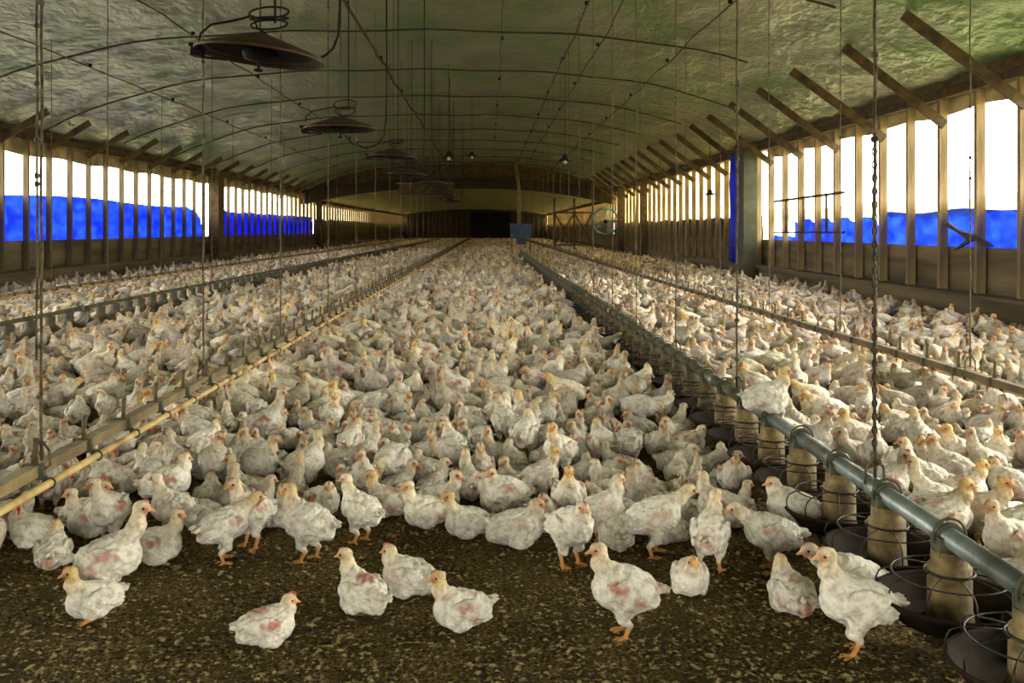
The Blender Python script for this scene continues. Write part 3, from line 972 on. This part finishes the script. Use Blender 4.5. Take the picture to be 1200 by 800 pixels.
    cap(hh(.030, 0, .002), hh(.058, 0, -.008), .0115, .0045, BK, .004)
    rf = p.get('rf', np.random.RandomState(p.get('seed', 0) + 6).uniform(.45, 1.1))
    for s in (-1, 1):
        ell(hh(.019, s * .0135, .002), (.0165, .0115, .0145), np.array(RH), FC * (1 - .8 * rf) + RD * .9 * rf, .004, 0)
    cb = p.get('comb', .5)
    ell(hh(.018, 0, .027 + .003 * cb), (.015 + .006 * cb, .0048, .004 + .009 * cb), np.array(RH), RD * .6 + FC * .4, .003, 0)
    ell(hh(.024, 0, -.019), (.007, .007, .009 + .004 * cb), np.array(RH), RD, .004, 0)
    # sample
    lo_ = np.array([-.22, -.15, -.012]); hi_ = np.array([.25, .15, .43 if stand else .34])
    if vox > .02: lo_ -= vox; hi_ += vox
    nx, ny, nz = [int(math.ceil(q / vox)) + 1 for q in (hi_ - lo_)]
    ax = [(lo_[i] + vox * np.arange(n_)).astype(np.float32) for i, n_ in enumerate((nx, ny, nz))]
    f = np.full((nx, ny, nz), 1.0, np.float32)
    ph = np.random.RandomState(p.get('seed', 0)).uniform(0, 6.28, 9)
    def dist(pr, X, Y, Z):
        if pr[0] == 'e':
            c, r, Rm = pr[1], pr[2], pr[3]
            dx, dy, dz = X - c[0], Y - c[1], Z - c[2]
            u = (Rm[0][0] * dx + Rm[1][0] * dy + Rm[2][0] * dz) / r[0]
            v = (Rm[0][1] * dx + Rm[1][1] * dy + Rm[2][1] * dz) / r[1]
            w2 = (Rm[0][2] * dx + Rm[1][2] * dy + Rm[2][2] * dz) / r[2]
            k0 = np.sqrt(u * u + v * v + w2 * w2)
            k1 = np.sqrt((u / r[0]) ** 2 + (v / r[1]) ** 2 + (w2 / r[2]) ** 2) + 1e-6
            return k0 * (k0 - 1) / k1
        a, b, ra, rb_ = pr[1], pr[2], pr[3], pr[4]
        ab = b - a
        L = float(ab @ ab) + 1e-9
        dx, dy, dz = X - a[0], Y - a[1], Z - a[2]
        h = np.clip((dx * ab[0] + dy * ab[1] + dz * ab[2]) / L, 0, 1)
        return np.sqrt((dx - h * ab[0]) ** 2 + (dy - h * ab[1]) ** 2 + (dz - h * ab[2]) ** 2) - (ra + (rb_ - ra) * h)
    infl = .28 * max(0, vox - .006)
    for pr in prims:
        if pr[0] == 'e':
            e = float(max(pr[2])); bl, bh = pr[1] - e, pr[1] + e; k = pr[5]
        else:
            e = max(pr[3], pr[4]); bl, bh = np.minimum(pr[1], pr[2]) - e, np.maximum(pr[1], pr[2]) + e; k = pr[6]
        if vox > .02 and e < .012 and pr[0] == 'c' and vox > .035: continue
        mg = k + 3 * vox + .012
        i0 = [max(0, int((bl[i] - mg - lo_[i]) / vox)) for i in range(3)]
        i1 = [min((nx, ny, nz)[i], int((bh[i] + mg - lo_[i]) / vox) + 2) for i in range(3)]
        sl = tuple(slice(a_, b_) for a_, b_ in zip(i0, i1))
        X, Y, Z = ax[0][sl[0]][:, None, None], ax[1][sl[1]][None, :, None], ax[2][sl[2]][None, None, :]
        d = dist(pr, X, Y, Z) - infl
        if pr[-1] and vox < .012:
            uu = (X * .96 - Z * .28) * 34
            vv = (Z * .9 + np.abs(Y) * .8 + X * .2) * 46
            rw_ = np.floor(uu)
            fv = (vv + .5 * rw_) % 1.0
            sc_ = (uu - rw_ - .45 * (2 * fv - 1) ** 2) % 1.0
            d = d + .0028 * (sc_ - .5) * (.6 + .4 * np.sin(X * 31 + ph[5])) + .0020 * np.sin(X * 150 + ph[0] + 3 * np.sin(Z * 60 + ph[1])) * np.sin(Z * 170 + ph[2] + Y * 90) + .0036 * np.sin(X * 66 + ph[3] + 2 * np.sin(Y * 50)) * np.sin(Z * 75 + Y * 75 + ph[4])
        g = f[sl]
        if k > 0:
            h = np.clip(.5 + .5 * (g - d) / k, 0, 1)
            f[sl] = g * (1 - h) + d * h - k * h * (1 - h)
        else:
            f[sl] = np.minimum(g, d)
    if not stand:
        f = np.maximum(f, -(ax[2][None, None, :] - .002))
    # surface nets
    ins = f < 0
    cnt = np.zeros((nx - 1, ny - 1, nz - 1), np.int8)
    for dx in (0, 1):
        for dy in (0, 1):
            for dz in (0, 1):
                cnt += ins[dx:nx - 1 + dx, dy:ny - 1 + dy, dz:nz - 1 + dz]
    act = (cnt > 0) & (cnt < 8)
    idx = np.full(act.shape, -1, np.int64)
    cells = np.argwhere(act)
    idx[act] = np.arange(len(cells))
    acc = np.zeros((len(cells), 3)); num = np.zeros(len(cells))
    ci, cj, ck = cells.T
    for axs in range(3):
        o1, o2 = [q for q in range(3) if q != axs]
        for a_ in (0, 1):
            for b_ in (0, 1):
                off = [0, 0, 0]; off[o1] = a_; off[o2] = b_
                f0 = f[ci + off[0], cj + off[1], ck + off[2]]
                off2 = list(off); off2[axs] = 1
                f1 = f[ci + off2[0], cj + off2[1], ck + off2[2]]
                m_ = (f0 < 0) != (f1 < 0)
                t_ = np.where(m_, f0 / np.where(m_, f0 - f1, 1), 0)
                pos = np.tile(np.array(off, float), (len(cells), 1))
                pos[:, axs] = t_
                acc[m_] += pos[m_]; num[m_] += 1
    V = (cells + acc / num[:, None]) * vox + lo_
    Qs = []
    for axs in range(3):
        o1, o2 = (axs + 1) % 3, (axs + 2) % 3
        s0 = [slice(1, -1)] * 3; s1 = [slice(1, -1)] * 3
        s0[axs] = slice(0, -1); s1[axs] = slice(1, None)
        a_, b_ = ins[tuple(s0)], ins[tuple(s1)]
        e_ = np.argwhere(a_ != b_)
        base = e_.copy(); base[:, o1] += 1; base[:, o2] += 1
        flip = a_[tuple(e_.T)]
        def at(d1, d2):
            q = base.copy(); q[:, o1] -= d1; q[:, o2] -= d2
            return idx[tuple(q.T)]
        q4 = np.stack([at(1, 1), at(0, 1), at(0, 0), at(1, 0)], 1)
        q4[~flip] = q4[~flip][:, ::-1]
        Qs.append(q4)
    Q = np.concatenate(Qs)
    Q = Q[(Q >= 0).all(1)]
    # colour: the plumage, skin, comb and legs of the bird itself
    num_ = np.zeros((len(V), 3)); den = np.zeros((len(V), 1))
    X, Y, Z = V.T
    for pr in prims:
        d = dist(pr, X, Y, Z)
        col = pr[4] if pr[0] == 'e' else pr[5]
        wt = np.exp(-np.clip(d, -.02, .2) / .0028)[:, None]
        num_ += wt * col; den += wt
    C3 = num_ / den
    rn = np.random.RandomState(p.get('seed', 0) + 77)
    bodym = np.clip((W_[2] * 1.05 - 0) * 0 + (C3[:, 2] / C3[:, 0] - .62) / .2, 0, 1)
    Vc = V - np.array(C)
    def patch(c, r, amt, col):
        nonlocal C3
        d = np.linalg.norm((Vc - np.array(c)) / np.array(r), axis=1)
        d += .28 * np.sin(V[:, 0] * 90 + ph[5]) * np.sin(V[:, 2] * 110 + ph[6]) + .2 * np.sin(V[:, 1] * 120 + V[:, 0] * 150 + ph[7])
        m_ = (np.clip((1.25 - d) / .8, 0, 1) * amt * bodym)[:, None]
        C3 = C3 * (1 - m_) + col * m_
    pw = p.get('pink', .6)
    for s in (-1, 1):
        if rn.rand() < .8: patch((.02 + rn.uniform(-.03, .02), s * .09, .03), (.045, .05, .022), pw, PK)
        if rn.rand() < .5: patch((-.05, s * .08, -.03), (.03, .05, .03), pw * .8, PK)
    if p.get('back', 0): patch((-.03, 0, .07), (.05, .05, .05), p['back'], PK * .9)
    if p.get('rump', 0): patch((-.12, 0, -.02), (.05, .045, .05), p['rump'], PK * .8)
    patch((.095, 0, -.01), (.03, .035, .03), pw * .7, PK)
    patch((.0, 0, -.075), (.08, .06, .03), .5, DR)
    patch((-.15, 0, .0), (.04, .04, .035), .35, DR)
    g = p.get('tint', 1.0)
    C3 = C3 * g
    for s in (-1, 1):                       # eyes
        e = np.array(hh(.018, s * .0245, .008))
        dd = np.linalg.norm(V - e, axis=1)
        C3[dd < max(.0058, vox * .9 if vox < .008 else 0)] = DK
    return V * sc, Q, np.clip(C3, 0, 1)

cm = bpy.data.materials.new('chicken_plumage')
cm.use_nodes = True
nt = cm.node_tree
b = nt.nodes['Principled BSDF']
b.inputs['Roughness'].default_value = .85
b.inputs['Specular IOR Level'].default_value = .25
b.inputs['Subsurface Weight'].default_value = 0.0
at = nt.nodes.new('ShaderNodeAttribute'); at.attribute_name = 'plumage'
tc = nt.nodes.new('ShaderNodeTexCoord')
n1 = nt.nodes.new('ShaderNodeTexNoise'); n1.inputs['Scale'].default_value = 34; n1.inputs['Detail'].default_value = 5
nt.links.new(tc.outputs['Object'], n1.inputs['Vector'])
r1 = nt.nodes.new('ShaderNodeValToRGB')
r1.color_ramp.elements[0].position = .30; r1.color_ramp.elements[1].position = .56
r1.color_ramp.elements[0].color = (.52, .46, .38, 1); r1.color_ramp.elements[1].color = (1, 1, 1, 1)  # mottling whose dark spots paint shade in the feather crevices
nt.links.new(n1.outputs['Fac'], r1.inputs['Fac'])
mx = nt.nodes.new('ShaderNodeMixRGB'); mx.blend_type = 'MULTIPLY'; mx.inputs['Fac'].default_value = .8
nt.links.new(at.outputs['Color'], mx.inputs['Color1']); nt.links.new(r1.outputs['Color'], mx.inputs['Color2'])
oi = nt.nodes.new('ShaderNodeObjectInfo')
mr = nt.nodes.new('ShaderNodeMapRange'); mr.inputs['To Min'].default_value = .80; mr.inputs['To Max'].default_value = 1.0
nt.links.new(oi.outputs['Random'], mr.inputs['Value'])
vm = nt.nodes.new('ShaderNodeVectorMath'); vm.operation = 'SCALE'
nt.links.new(mx.outputs['Color'], vm.inputs[0]); nt.links.new(mr.outputs['Result'], vm.inputs['Scale'])
nt.links.new(vm.outputs[0], b.inputs['Base Color'])
n2 = nt.nodes.new('ShaderNodeTexNoise'); n2.inputs['Scale'].default_value = 75; n2.inputs['Detail'].default_value = 6; n2.inputs['Distortion'].default_value = .8
nt.links.new(tc.outputs['Object'], n2.inputs['Vector'])
bp = nt.nodes.new('ShaderNodeBump'); bp.inputs['Strength'].default_value = .8; bp.inputs['Distance'].default_value = .010
nt.links.new(n2.outputs['Fac'], bp.inputs['Height']); nt.links.new(bp.outputs['Normal'], b.inputs['Normal'])
M['chicken'] = cm

# the birds one can tell apart: pixel of the feet, yaw (0 faces right, 90 away, 180 left, 270 to the camera), pose, label
HAND = [
 (110, 727, 222, dict(stand=False, neck='up', hy=-.3, pink=.5, s=.86, foot=1, comb=.7), 'young broiler sitting at the lower left corner of the flock, red face turned left'),
 (128, 706, 8, dict(neck='tall', fat=1.05, pink=.8, s=1.06, comb=.9, back=.3), 'tall broiler stretching its neck right, behind the lowest sitting bird at left'),
 (62, 670, 105, dict(stand=False, neck='low', rump=.8, s=.9), 'broiler sitting rump to the viewer with pink skin at left, behind the tall stretching one'),
 (40, 645, 175, dict(stand=False, neck='low', s=.95, pink=.2), 'dull white broiler sitting at the left edge of the front row, facing left'),
 (100, 624, 5, dict(stand=False, neck='up', s=.95, pink=.3), 'greyish broiler sitting facing right at left below the drinker line'),
 (182, 664, 5, dict(stand=False, neck='up', s=.98, pink=.9), 'pink-winged broiler sitting facing right, right of the tall stretching bird'),
 (203, 634, 165, dict(stand=True, neck='up', s=.95, pink=.4), 'yellow-necked broiler facing left just behind the pink-winged sitting bird'),
 (262, 657, 40, dict(stand=True, neck='fwd', s=.95, pink=.7, stride=.4, rump=.5), 'broiler standing on one bright yellow leg, left of the preening bird'),
 (294, 640, 245, dict(stand=True, neck='up', s=1.0, hy=-.6, pink=.7, comb=.9, stride=.3), 'broiler with red face standing breast to the viewer, head turned left'),
 (362, 656, 162, dict(stand=True, neck='up', s=1.0, pink=.2, fat=1.1, stride=.3), 'round clean broiler standing facing left with yellow neck, left of the small one'),
 (423, 634, 142, dict(stand=True, neck='up', s=.92, pink=.3, hy=.5), 'small broiler on two pale legs facing left, centre left of the front row'),
 (455, 610, 165, dict(stand=False, neck='up', s=.95, pink=1.0, back=.8), 'broiler with raw red back sitting right of the small two-legged one'),
 (500, 622, 200, dict(stand=False, neck='up', s=.97, pink=.9, comb=.7), 'sitting broiler with upright yellow neck and pinkish breast, facing left'),
 (548, 634, 190, dict(stand=False, neck='up', s=.92, pink=.2, tint=.9), 'grey sitting broiler facing left, head low before the upright-necked one'),
 (604, 645, 6, dict(stand=False, neck='low', s=1.08, pink=.3, tail=1.5, tint=.92), 'large greyish broiler lying facing right, tail down on the litter, centre'),
 (668, 662, 300, dict(stand=True, neck='low', s=1.02, fat=1.08, pink=.1, comb=.6), 'bright clean white broiler standing with breast to the viewer near the centre'),
 (704, 636, 15, dict(stand=True, neck='up', s=.95, pink=.4), 'broiler peeking right from behind the bright white standing one'),
 (722, 648, 95, dict(stand=False, neck='low', s=.98, tint=.9, rump=.5), 'grey broiler sitting rump to the viewer, right of the bright white one'),
 (766, 650, 12, dict(stand=True, neck='fwd', s=1.05, pink=.5, stride=.5), 'broiler leaning forward with pale open face, facing right, right of centre'),
 (832, 668, 68, dict(stand=True, neck='up', s=.98, rump=.6, pink=.7, hy=-.4), 'broiler standing rump to the viewer on one orange leg, right of the leaning one'),
 (905, 668, 172, dict(stand=True, neck='fwd', s=.98, pink=.6, hp=.4), 'yellow-headed broiler facing left towards the one seen from the rear'),
 (928, 722, 100, dict(stand=False, neck='low', s=.95, rump=1.0, back=.6), 'broiler with pink bare rump sitting just left of the big white standing one'),
 (930, 636, 168, dict(stand=True, neck='low', s=1.02, pink=.5), 'grubby broiler facing left with a dark-banded tail, behind the yellow-headed one'),
 (1004, 764, 176, dict(stand=True, neck='up', s=1.08, pink=.1, fat=1.0, stride=.4), 'big clean broiler standing facing left, tail against the nearest feeder pan'),
 (998, 727, 184, dict(stand=True, neck='fwd', s=1.0, pink=.1, yel=.3), 'white broiler standing behind the big clean one between two feeder pans'),
 (808, 700, 262, dict(stand=False, neck='low', s=.88, pink=.4, hy=.3, comb=.2), 'small fluffed broiler sitting facing the viewer, head sunk in its shoulders'),
 (732, 744, 178, dict(stand=True, neck='up', s=1.0, fat=1.12, pink=.9, rump=.8, comb=.2), 'plump pink-winged broiler standing alone in front facing left'),
 (541, 740, 192, dict(stand=False, neck='up', s=.9, pink=.8, comb=.8, tail=1.0), 'broiler sitting alone on the litter facing left, with ruffled pinkish feathers'),
 (425, 722, 135, dict(stand=False, neck='up', s=.95, pink=1.0, back=1.0, hy=.5, foot=-1), 'sitting broiler with bald pink back and pale yellow head turned left'),
 (480, 702, 160, dict(stand=False, neck='low', s=.95, pink=.4, comb=1.0), 'red-combed broiler sitting directly behind the one with the bald pink back'),
 (312, 760, 18, dict(stand=False, neck='low', s=.84, pink=1.0, back=.9, comb=1.3), 'front-most lone sitting broiler facing right with bright red comb'),
 (1098, 622, 158, dict(stand=True, neck='tall', s=.95, pink=.6), 'long-necked broiler facing left right behind the galvanised pipe, the nearer of two'),
 (1084, 592, 158, dict(stand=True, neck='tall', s=.95, pink=.4), 'long-necked broiler facing left behind the galvanised pipe, the farther of two'),
 (1130, 566, 172, dict(stand=True, neck='up', s=1.02, pink=.6), 'broiler standing side-on facing left on the right, beyond the galvanised pipe'),
 (1172, 562, 235, dict(stand=True, neck='up', s=1.0, pink=.3), 'pale broiler facing the viewer near the right edge, beyond the pipe'),
 (1184, 676, 195, dict(stand=True, neck='up', s=1.0, pink=.6), 'broiler with glowing pale head at the right edge just behind the pipe'),
 (1150, 632, 80, dict(stand=False, neck='low', s=1.0, pink=.9, rump=.8), 'grey and pink broiler seen from the rear at right, behind the pipe'),
 (1190, 630, 190, dict(stand=False, neck='up', s=.95, pink=.5), 'sitting broiler at the right edge looking left, beyond the pale-headed one'),
]
birds = []   # (x, y, yaw, scale)
CIRC = {}
def circles(x, y, a, s):
    c, s_ = math.cos(a), math.sin(a)
    return [(x + c * o_ * s, y + s_ * o_ * s, .068 * s) for o_ in (-.085, .0, .085)]
CELL = .5
def fits(x, y, a, s, slack=1.0):
    cs = circles(x, y, a, s)
    for (cx_, cy_, r_) in cs:
        gi, gj = int(cx_ // CELL), int(cy_ // CELL)
        for i in (gi - 1, gi, gi + 1):
            for j in (gj - 1, gj, gj + 1):
                for (ox, oy, orr) in CIRC.get((i, j), ()):
                    if (ox - cx_) ** 2 + (oy - cy_) ** 2 < ((r_ + orr) * slack) ** 2:
                        return False
    return True
def claim(x, y, a, s):
    for q in circles(x, y, a, s):
        CIRC.setdefault((int(q[0] // CELL), int(q[1] // CELL)), []).append(q)

def make_bird(me, loc, yaw, lab, grp, s=1.0):
    o = put(me, 'broiler_chicken')
    o.location = loc
    o.rotation_euler.z = yaw
    o.scale = (s, s, s)
    tag(o, lab, 'chicken', grp)
    return o
for i, (px, py, yaw, p, lab) in enumerate(HAND):
    q = P(px, py - (0 if p.get('stand', True) else 7))
    p = dict(p); p['seed'] = i * 13 + 1
    V, Q, C3 = chicken(p, .0040)
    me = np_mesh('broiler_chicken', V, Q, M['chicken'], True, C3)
    o = make_bird(me, (q.x, q.y, -.006), math.radians(yaw), lab, 'broilers at the front of the flock')
    claim(q.x, q.y, math.radians(yaw), p.get('s', 1.0))
# the one perched on the pipe
p = dict(stand=False, neck='up', s=1.1, pink=.4, seed=555)
V, Q, C3 = chicken(p, .0052)
me = np_mesh('broiler_chicken', V, Q, M['chicken'], True, C3)
make_bird(me, (FX - .02, 5.83, .458), math.radians(8), 'white broiler perched on top of the galvanised feeder pipe facing right', 'broilers at the front of the flock')

# poses for the flock
POOL = [
 dict(stand=True, neck='up'), dict(stand=True, neck='up', hy=.8), dict(stand=True, neck='low', fat=1.08), dict(stand=True, neck='tall'),
 dict(stand=True, neck='fwd', stride=.5), dict(stand=True, neck='up', hy=-.9, stride=.4), dict(stand=True, neck='peck', pitch=-.05),
 dict(stand=False, neck='up'), dict(stand=False, neck='low', hy=.7), dict(stand=False, neck='low', fat=1.08), dict(stand=False, neck='up', hy=-.8),
 dict(stand=False, neck='fwd'), dict(stand=False, neck='low', hy=-.6), dict(stand=False, neck='tall'), dict(stand=False, neck='back'), dict(stand=True, neck='low', hy=.5),
]
POSE_WORD = ['standing', 'standing head-turned', 'standing hunched', 'standing long-necked', 'walking', 'walking head-turned', 'pecking down',
             'sitting upright', 'sitting head-turned', 'sitting hunched', 'sitting looking aside', 'lying neck-out', 'sitting hunkered', 'sitting long-necked',
             'resting head on back', 'standing huddled']
prs = random.Random(3)
for i, p in enumerate(POOL):
    p.update(seed=200 + i, pink=prs.choice([.2, .5, .8, 1.0]), back=prs.choice([0, 0, .6]), rump=prs.choice([0, .5, .9]), comb=prs.uniform(.2, 1.0),
             tint=prs.uniform(.66, 1.0), tail=prs.uniform(.2, 1.2), wing=prs.uniform(0, .5))
POOL_ME = []
for p in POOL:
    V, Q, C3 = chicken(p, .0062)
    POOL_ME.append(np_mesh('broiler_chicken', V, Q, M['chicken'], True, C3))
LODS = [[chicken(p, vx) for p in POOL] for vx in (.015, .022, .034, .052)]

FR = [(-400, 640), (0, 640), (60, 640), (120, 640), (200, 640), (260, 628), (330, 618), (400, 608), (470, 600), (540, 606), (620, 618), (700, 626), (780, 634), (860, 640), (930, 640), (1000, 610), (1060, 600), (1600, 600)]
def frontier(px):
    for (a, fa), (b_, fb) in zip(FR, FR[1:]):
        if a <= px <= b_:
            return fa + (fb - fa) * (px - a) / (b_ - a)
    return 600
def allowed(x, y):
    px = VX + x * F / y
    py = VY + CAMZ * F / y
    if x < XL + .35 or x > XR - .35 or y > YE - 1.5: return False
    if abs(x - FX) < (.37 if y < 4.6 else .29 if y < 8 else .25) and y < 51.8: return False
    if abs(x - FX) < .8 and 50.4 < y < 52: return False
    if y > 56 and y < 62 and x > 4.1 and (abs(y - 61) < .3 or abs(y - 57.5) < .4): return False
    if x > 7.3 and abs(y - 28.4) < 1.2 or x < -11.3 and (abs(y - 40.6) < .8 or abs(y - 65.6) < .6) or x > 7.3 and (abs(y - 47.4) < .5 or abs(y - 54.8) < .5): return False
    if px < -320 or px > 1560: return False
    if x > FX and y > 2.6: return True
    if x < -2.35 and y > 3.6 and px < 300: return py < 680
    return py < frontier(px)
cand = []
fr = random.Random(77)
def fill(y0, y1, tries, slack, sc):
    n_ = 0
    for _ in range(tries):
        y = fr.uniform(y0, y1) if y0 > 20 else y0 + (y1 - y0) * fr.random() ** .8
        hw0 = max(XL, -(VX + 320) / F * y); hw1 = min(XR, (1200 - VX + 360) / F * y)
        x = fr.uniform(hw0, hw1)
        if not allowed(x, y): continue
        a = fr.uniform(0, 2 * math.pi)
        if abs(x + 2.2) < .45 and fr.random() < .6: a = (0 if x < -2.2 else math.pi) + fr.uniform(-.4, .4)
        if abs(x - 3.98) < .45 and fr.random() < .6: a = (0 if x < 3.98 else math.pi) + fr.uniform(-.4, .4)
        s = sc * fr.uniform(.88, 1.08)
        if fits(x, y, a, s, slack):
            claim(x, y, a, s)
            k = fr.randrange(16)
            if fr.random() < .35: k = fr.choice([7, 8, 9, 10, 12])
            cand.append((x, y, a, s, k))
            n_ += 1
    return n_
c1 = fill(2.6, 14, 60000, .93, 1.0)
c2 = fill(14, 28, 26000, .97, 1.0)
c3 = fill(28, 60, 26000, 1.10, 1.02)
c4 = fill(60, 131, 16000, 1.45, 1.1)
print('birds', c1, c2, c3, c4)
cand.sort(key=lambda q: q[1])
inview, rest = [], []
for q in cand:
    px = VX + q[0] * F / q[1]; py = VY + (CAMZ - .12) * F / q[1]
    if -8 < px < 1208 and py < 795 and len(inview) < 300 - len(HAND) - 1:
        inview.append(q)
    else:
        rest.append(q)
LAND = ['by the left frame edge', 'along the leftmost twisted cord', 'below the second left brace', 'left of the near hood cord', 'under the near hood valve',
        'below the near hood', 'right of the near hood', 'below the second brooder hood', 'just right of the second hood', 'below the third brooder hood',
        'just left of the far dark door', 'straight below the far dark door', 'below the feed hopper', 'just right of the hopper', 'below the distant fan', 'below the far right columns',
        'left of the broad column', 'below the broad column', 'by the perching bird', 'right of the perching bird', 'left of the knotted chain', 'right of the knotted chain',
        'right of the nearest feeder pan', 'by the right frame edge']
def facing(a):
    d = math.degrees(a) % 360
    return ['facing right', 'facing away right', 'facing away', 'facing away left', 'facing left', 'facing front left', 'facing the viewer', 'facing front right'][int((d + 22.5) // 45) % 8]
colcount = {}
for (x, y, a, s, k) in inview:
    px = VX + x * F / y
    ci_ = min(23, max(0, int(px // 50)))
    n_ = colcount.get(ci_, 0); colcount[ci_] = n_ + 1
    lab = 'broiler %s %s, %s back %s' % (POSE_WORD[k], facing(a), ORD[n_], LAND[ci_])
    assert len(lab.split()) <= 16, lab
    make_bird(POOL_ME[k], (x, y, -.006), a, lab, 'broilers in the packed flock', s)
# the rest of the flock, thousands of birds, as one object
Vs, Qs, Cs = [[] for _ in range(4)], [[] for _ in range(4)], []
allV, allQ, allC, off = [], [], [], 0
for (x, y, a, s, k) in rest:
    L = 0 if y < 11.5 else 1 if y < 25 else 2 if y < 55 else 3
    V, Q, C3 = LODS[L][k]
    c_, s_ = math.cos(a) * s, math.sin(a) * s
    W2 = np.empty_like(V)
    W2[:, 0] = V[:, 0] * c_ - V[:, 1] * s_ + x
    W2[:, 1] = V[:, 0] * s_ + V[:, 1] * c_ + y
    W2[:, 2] = V[:, 2] * s - .006
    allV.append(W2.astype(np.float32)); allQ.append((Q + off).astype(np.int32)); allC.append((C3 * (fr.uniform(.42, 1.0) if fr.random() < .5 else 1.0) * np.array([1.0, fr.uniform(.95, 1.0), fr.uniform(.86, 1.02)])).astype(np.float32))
    off += len(V)
me = np_mesh('distant_flock', np.concatenate(allV), np.concatenate(allQ), M['chicken'], True, np.clip(np.concatenate(allC), 0, 1))
tag(put(me, 'distant_flock'), 'thousands of white broilers packing the floor back to the far wall', 'flock', kind='stuff')
print('flock verts', off, 'rest', len(rest))

# ------------------------------------------------------------------ litter chips on the clear floor
nC = 26000
dd = 3.1 + 5.5 * nrs.rand(nC) ** 1.3
xx = (nrs.uniform(-40, 1240, nC) - VX) * dd / F
keep = np.ones(nC, bool)
L_ = nrs.uniform(.005, .013, nC) * (1 + .8 * (nrs.rand(nC) < .15)); Wd = L_ * nrs.uniform(.3, .8, nC); an = nrs.uniform(0, 6.28, nC); tl = nrs.uniform(-.5, .5, nC)
base = np.array([[-1, -1, 0], [1, -1, 0], [1, 1, 0], [-1, 1, 0], [0, 0, .6]])
V = np.zeros((nC, 5, 3))
bx = base[None, :, 0] * L_[:, None]; by = base[None, :, 1] * Wd[:, None]
V[:, :, 0] = bx * np.cos(an)[:, None] - by * np.sin(an)[:, None] + xx[:, None]
V[:, :, 1] = bx * np.sin(an)[:, None] + by * np.cos(an)[:, None] + dd[:, None]
V[:, :, 2] = base[None, :, 2] * Wd[:, None] + bx * np.sin(tl)[:, None] * .7 + .003
fq = np.array([[0, 1, 4], [1, 2, 4], [2, 3, 4], [3, 0, 4]])
Q = (np.arange(nC)[:, None, None] * 5 + fq[None]).reshape(-1, 3)
tag(put(np_mesh('litter_chips', V.reshape(-1, 3), Q, M['chips'], False), 'litter_chips'),
    'loose pale wood chips and droppings scattered over the dark litter', 'litter', kind='stuff')
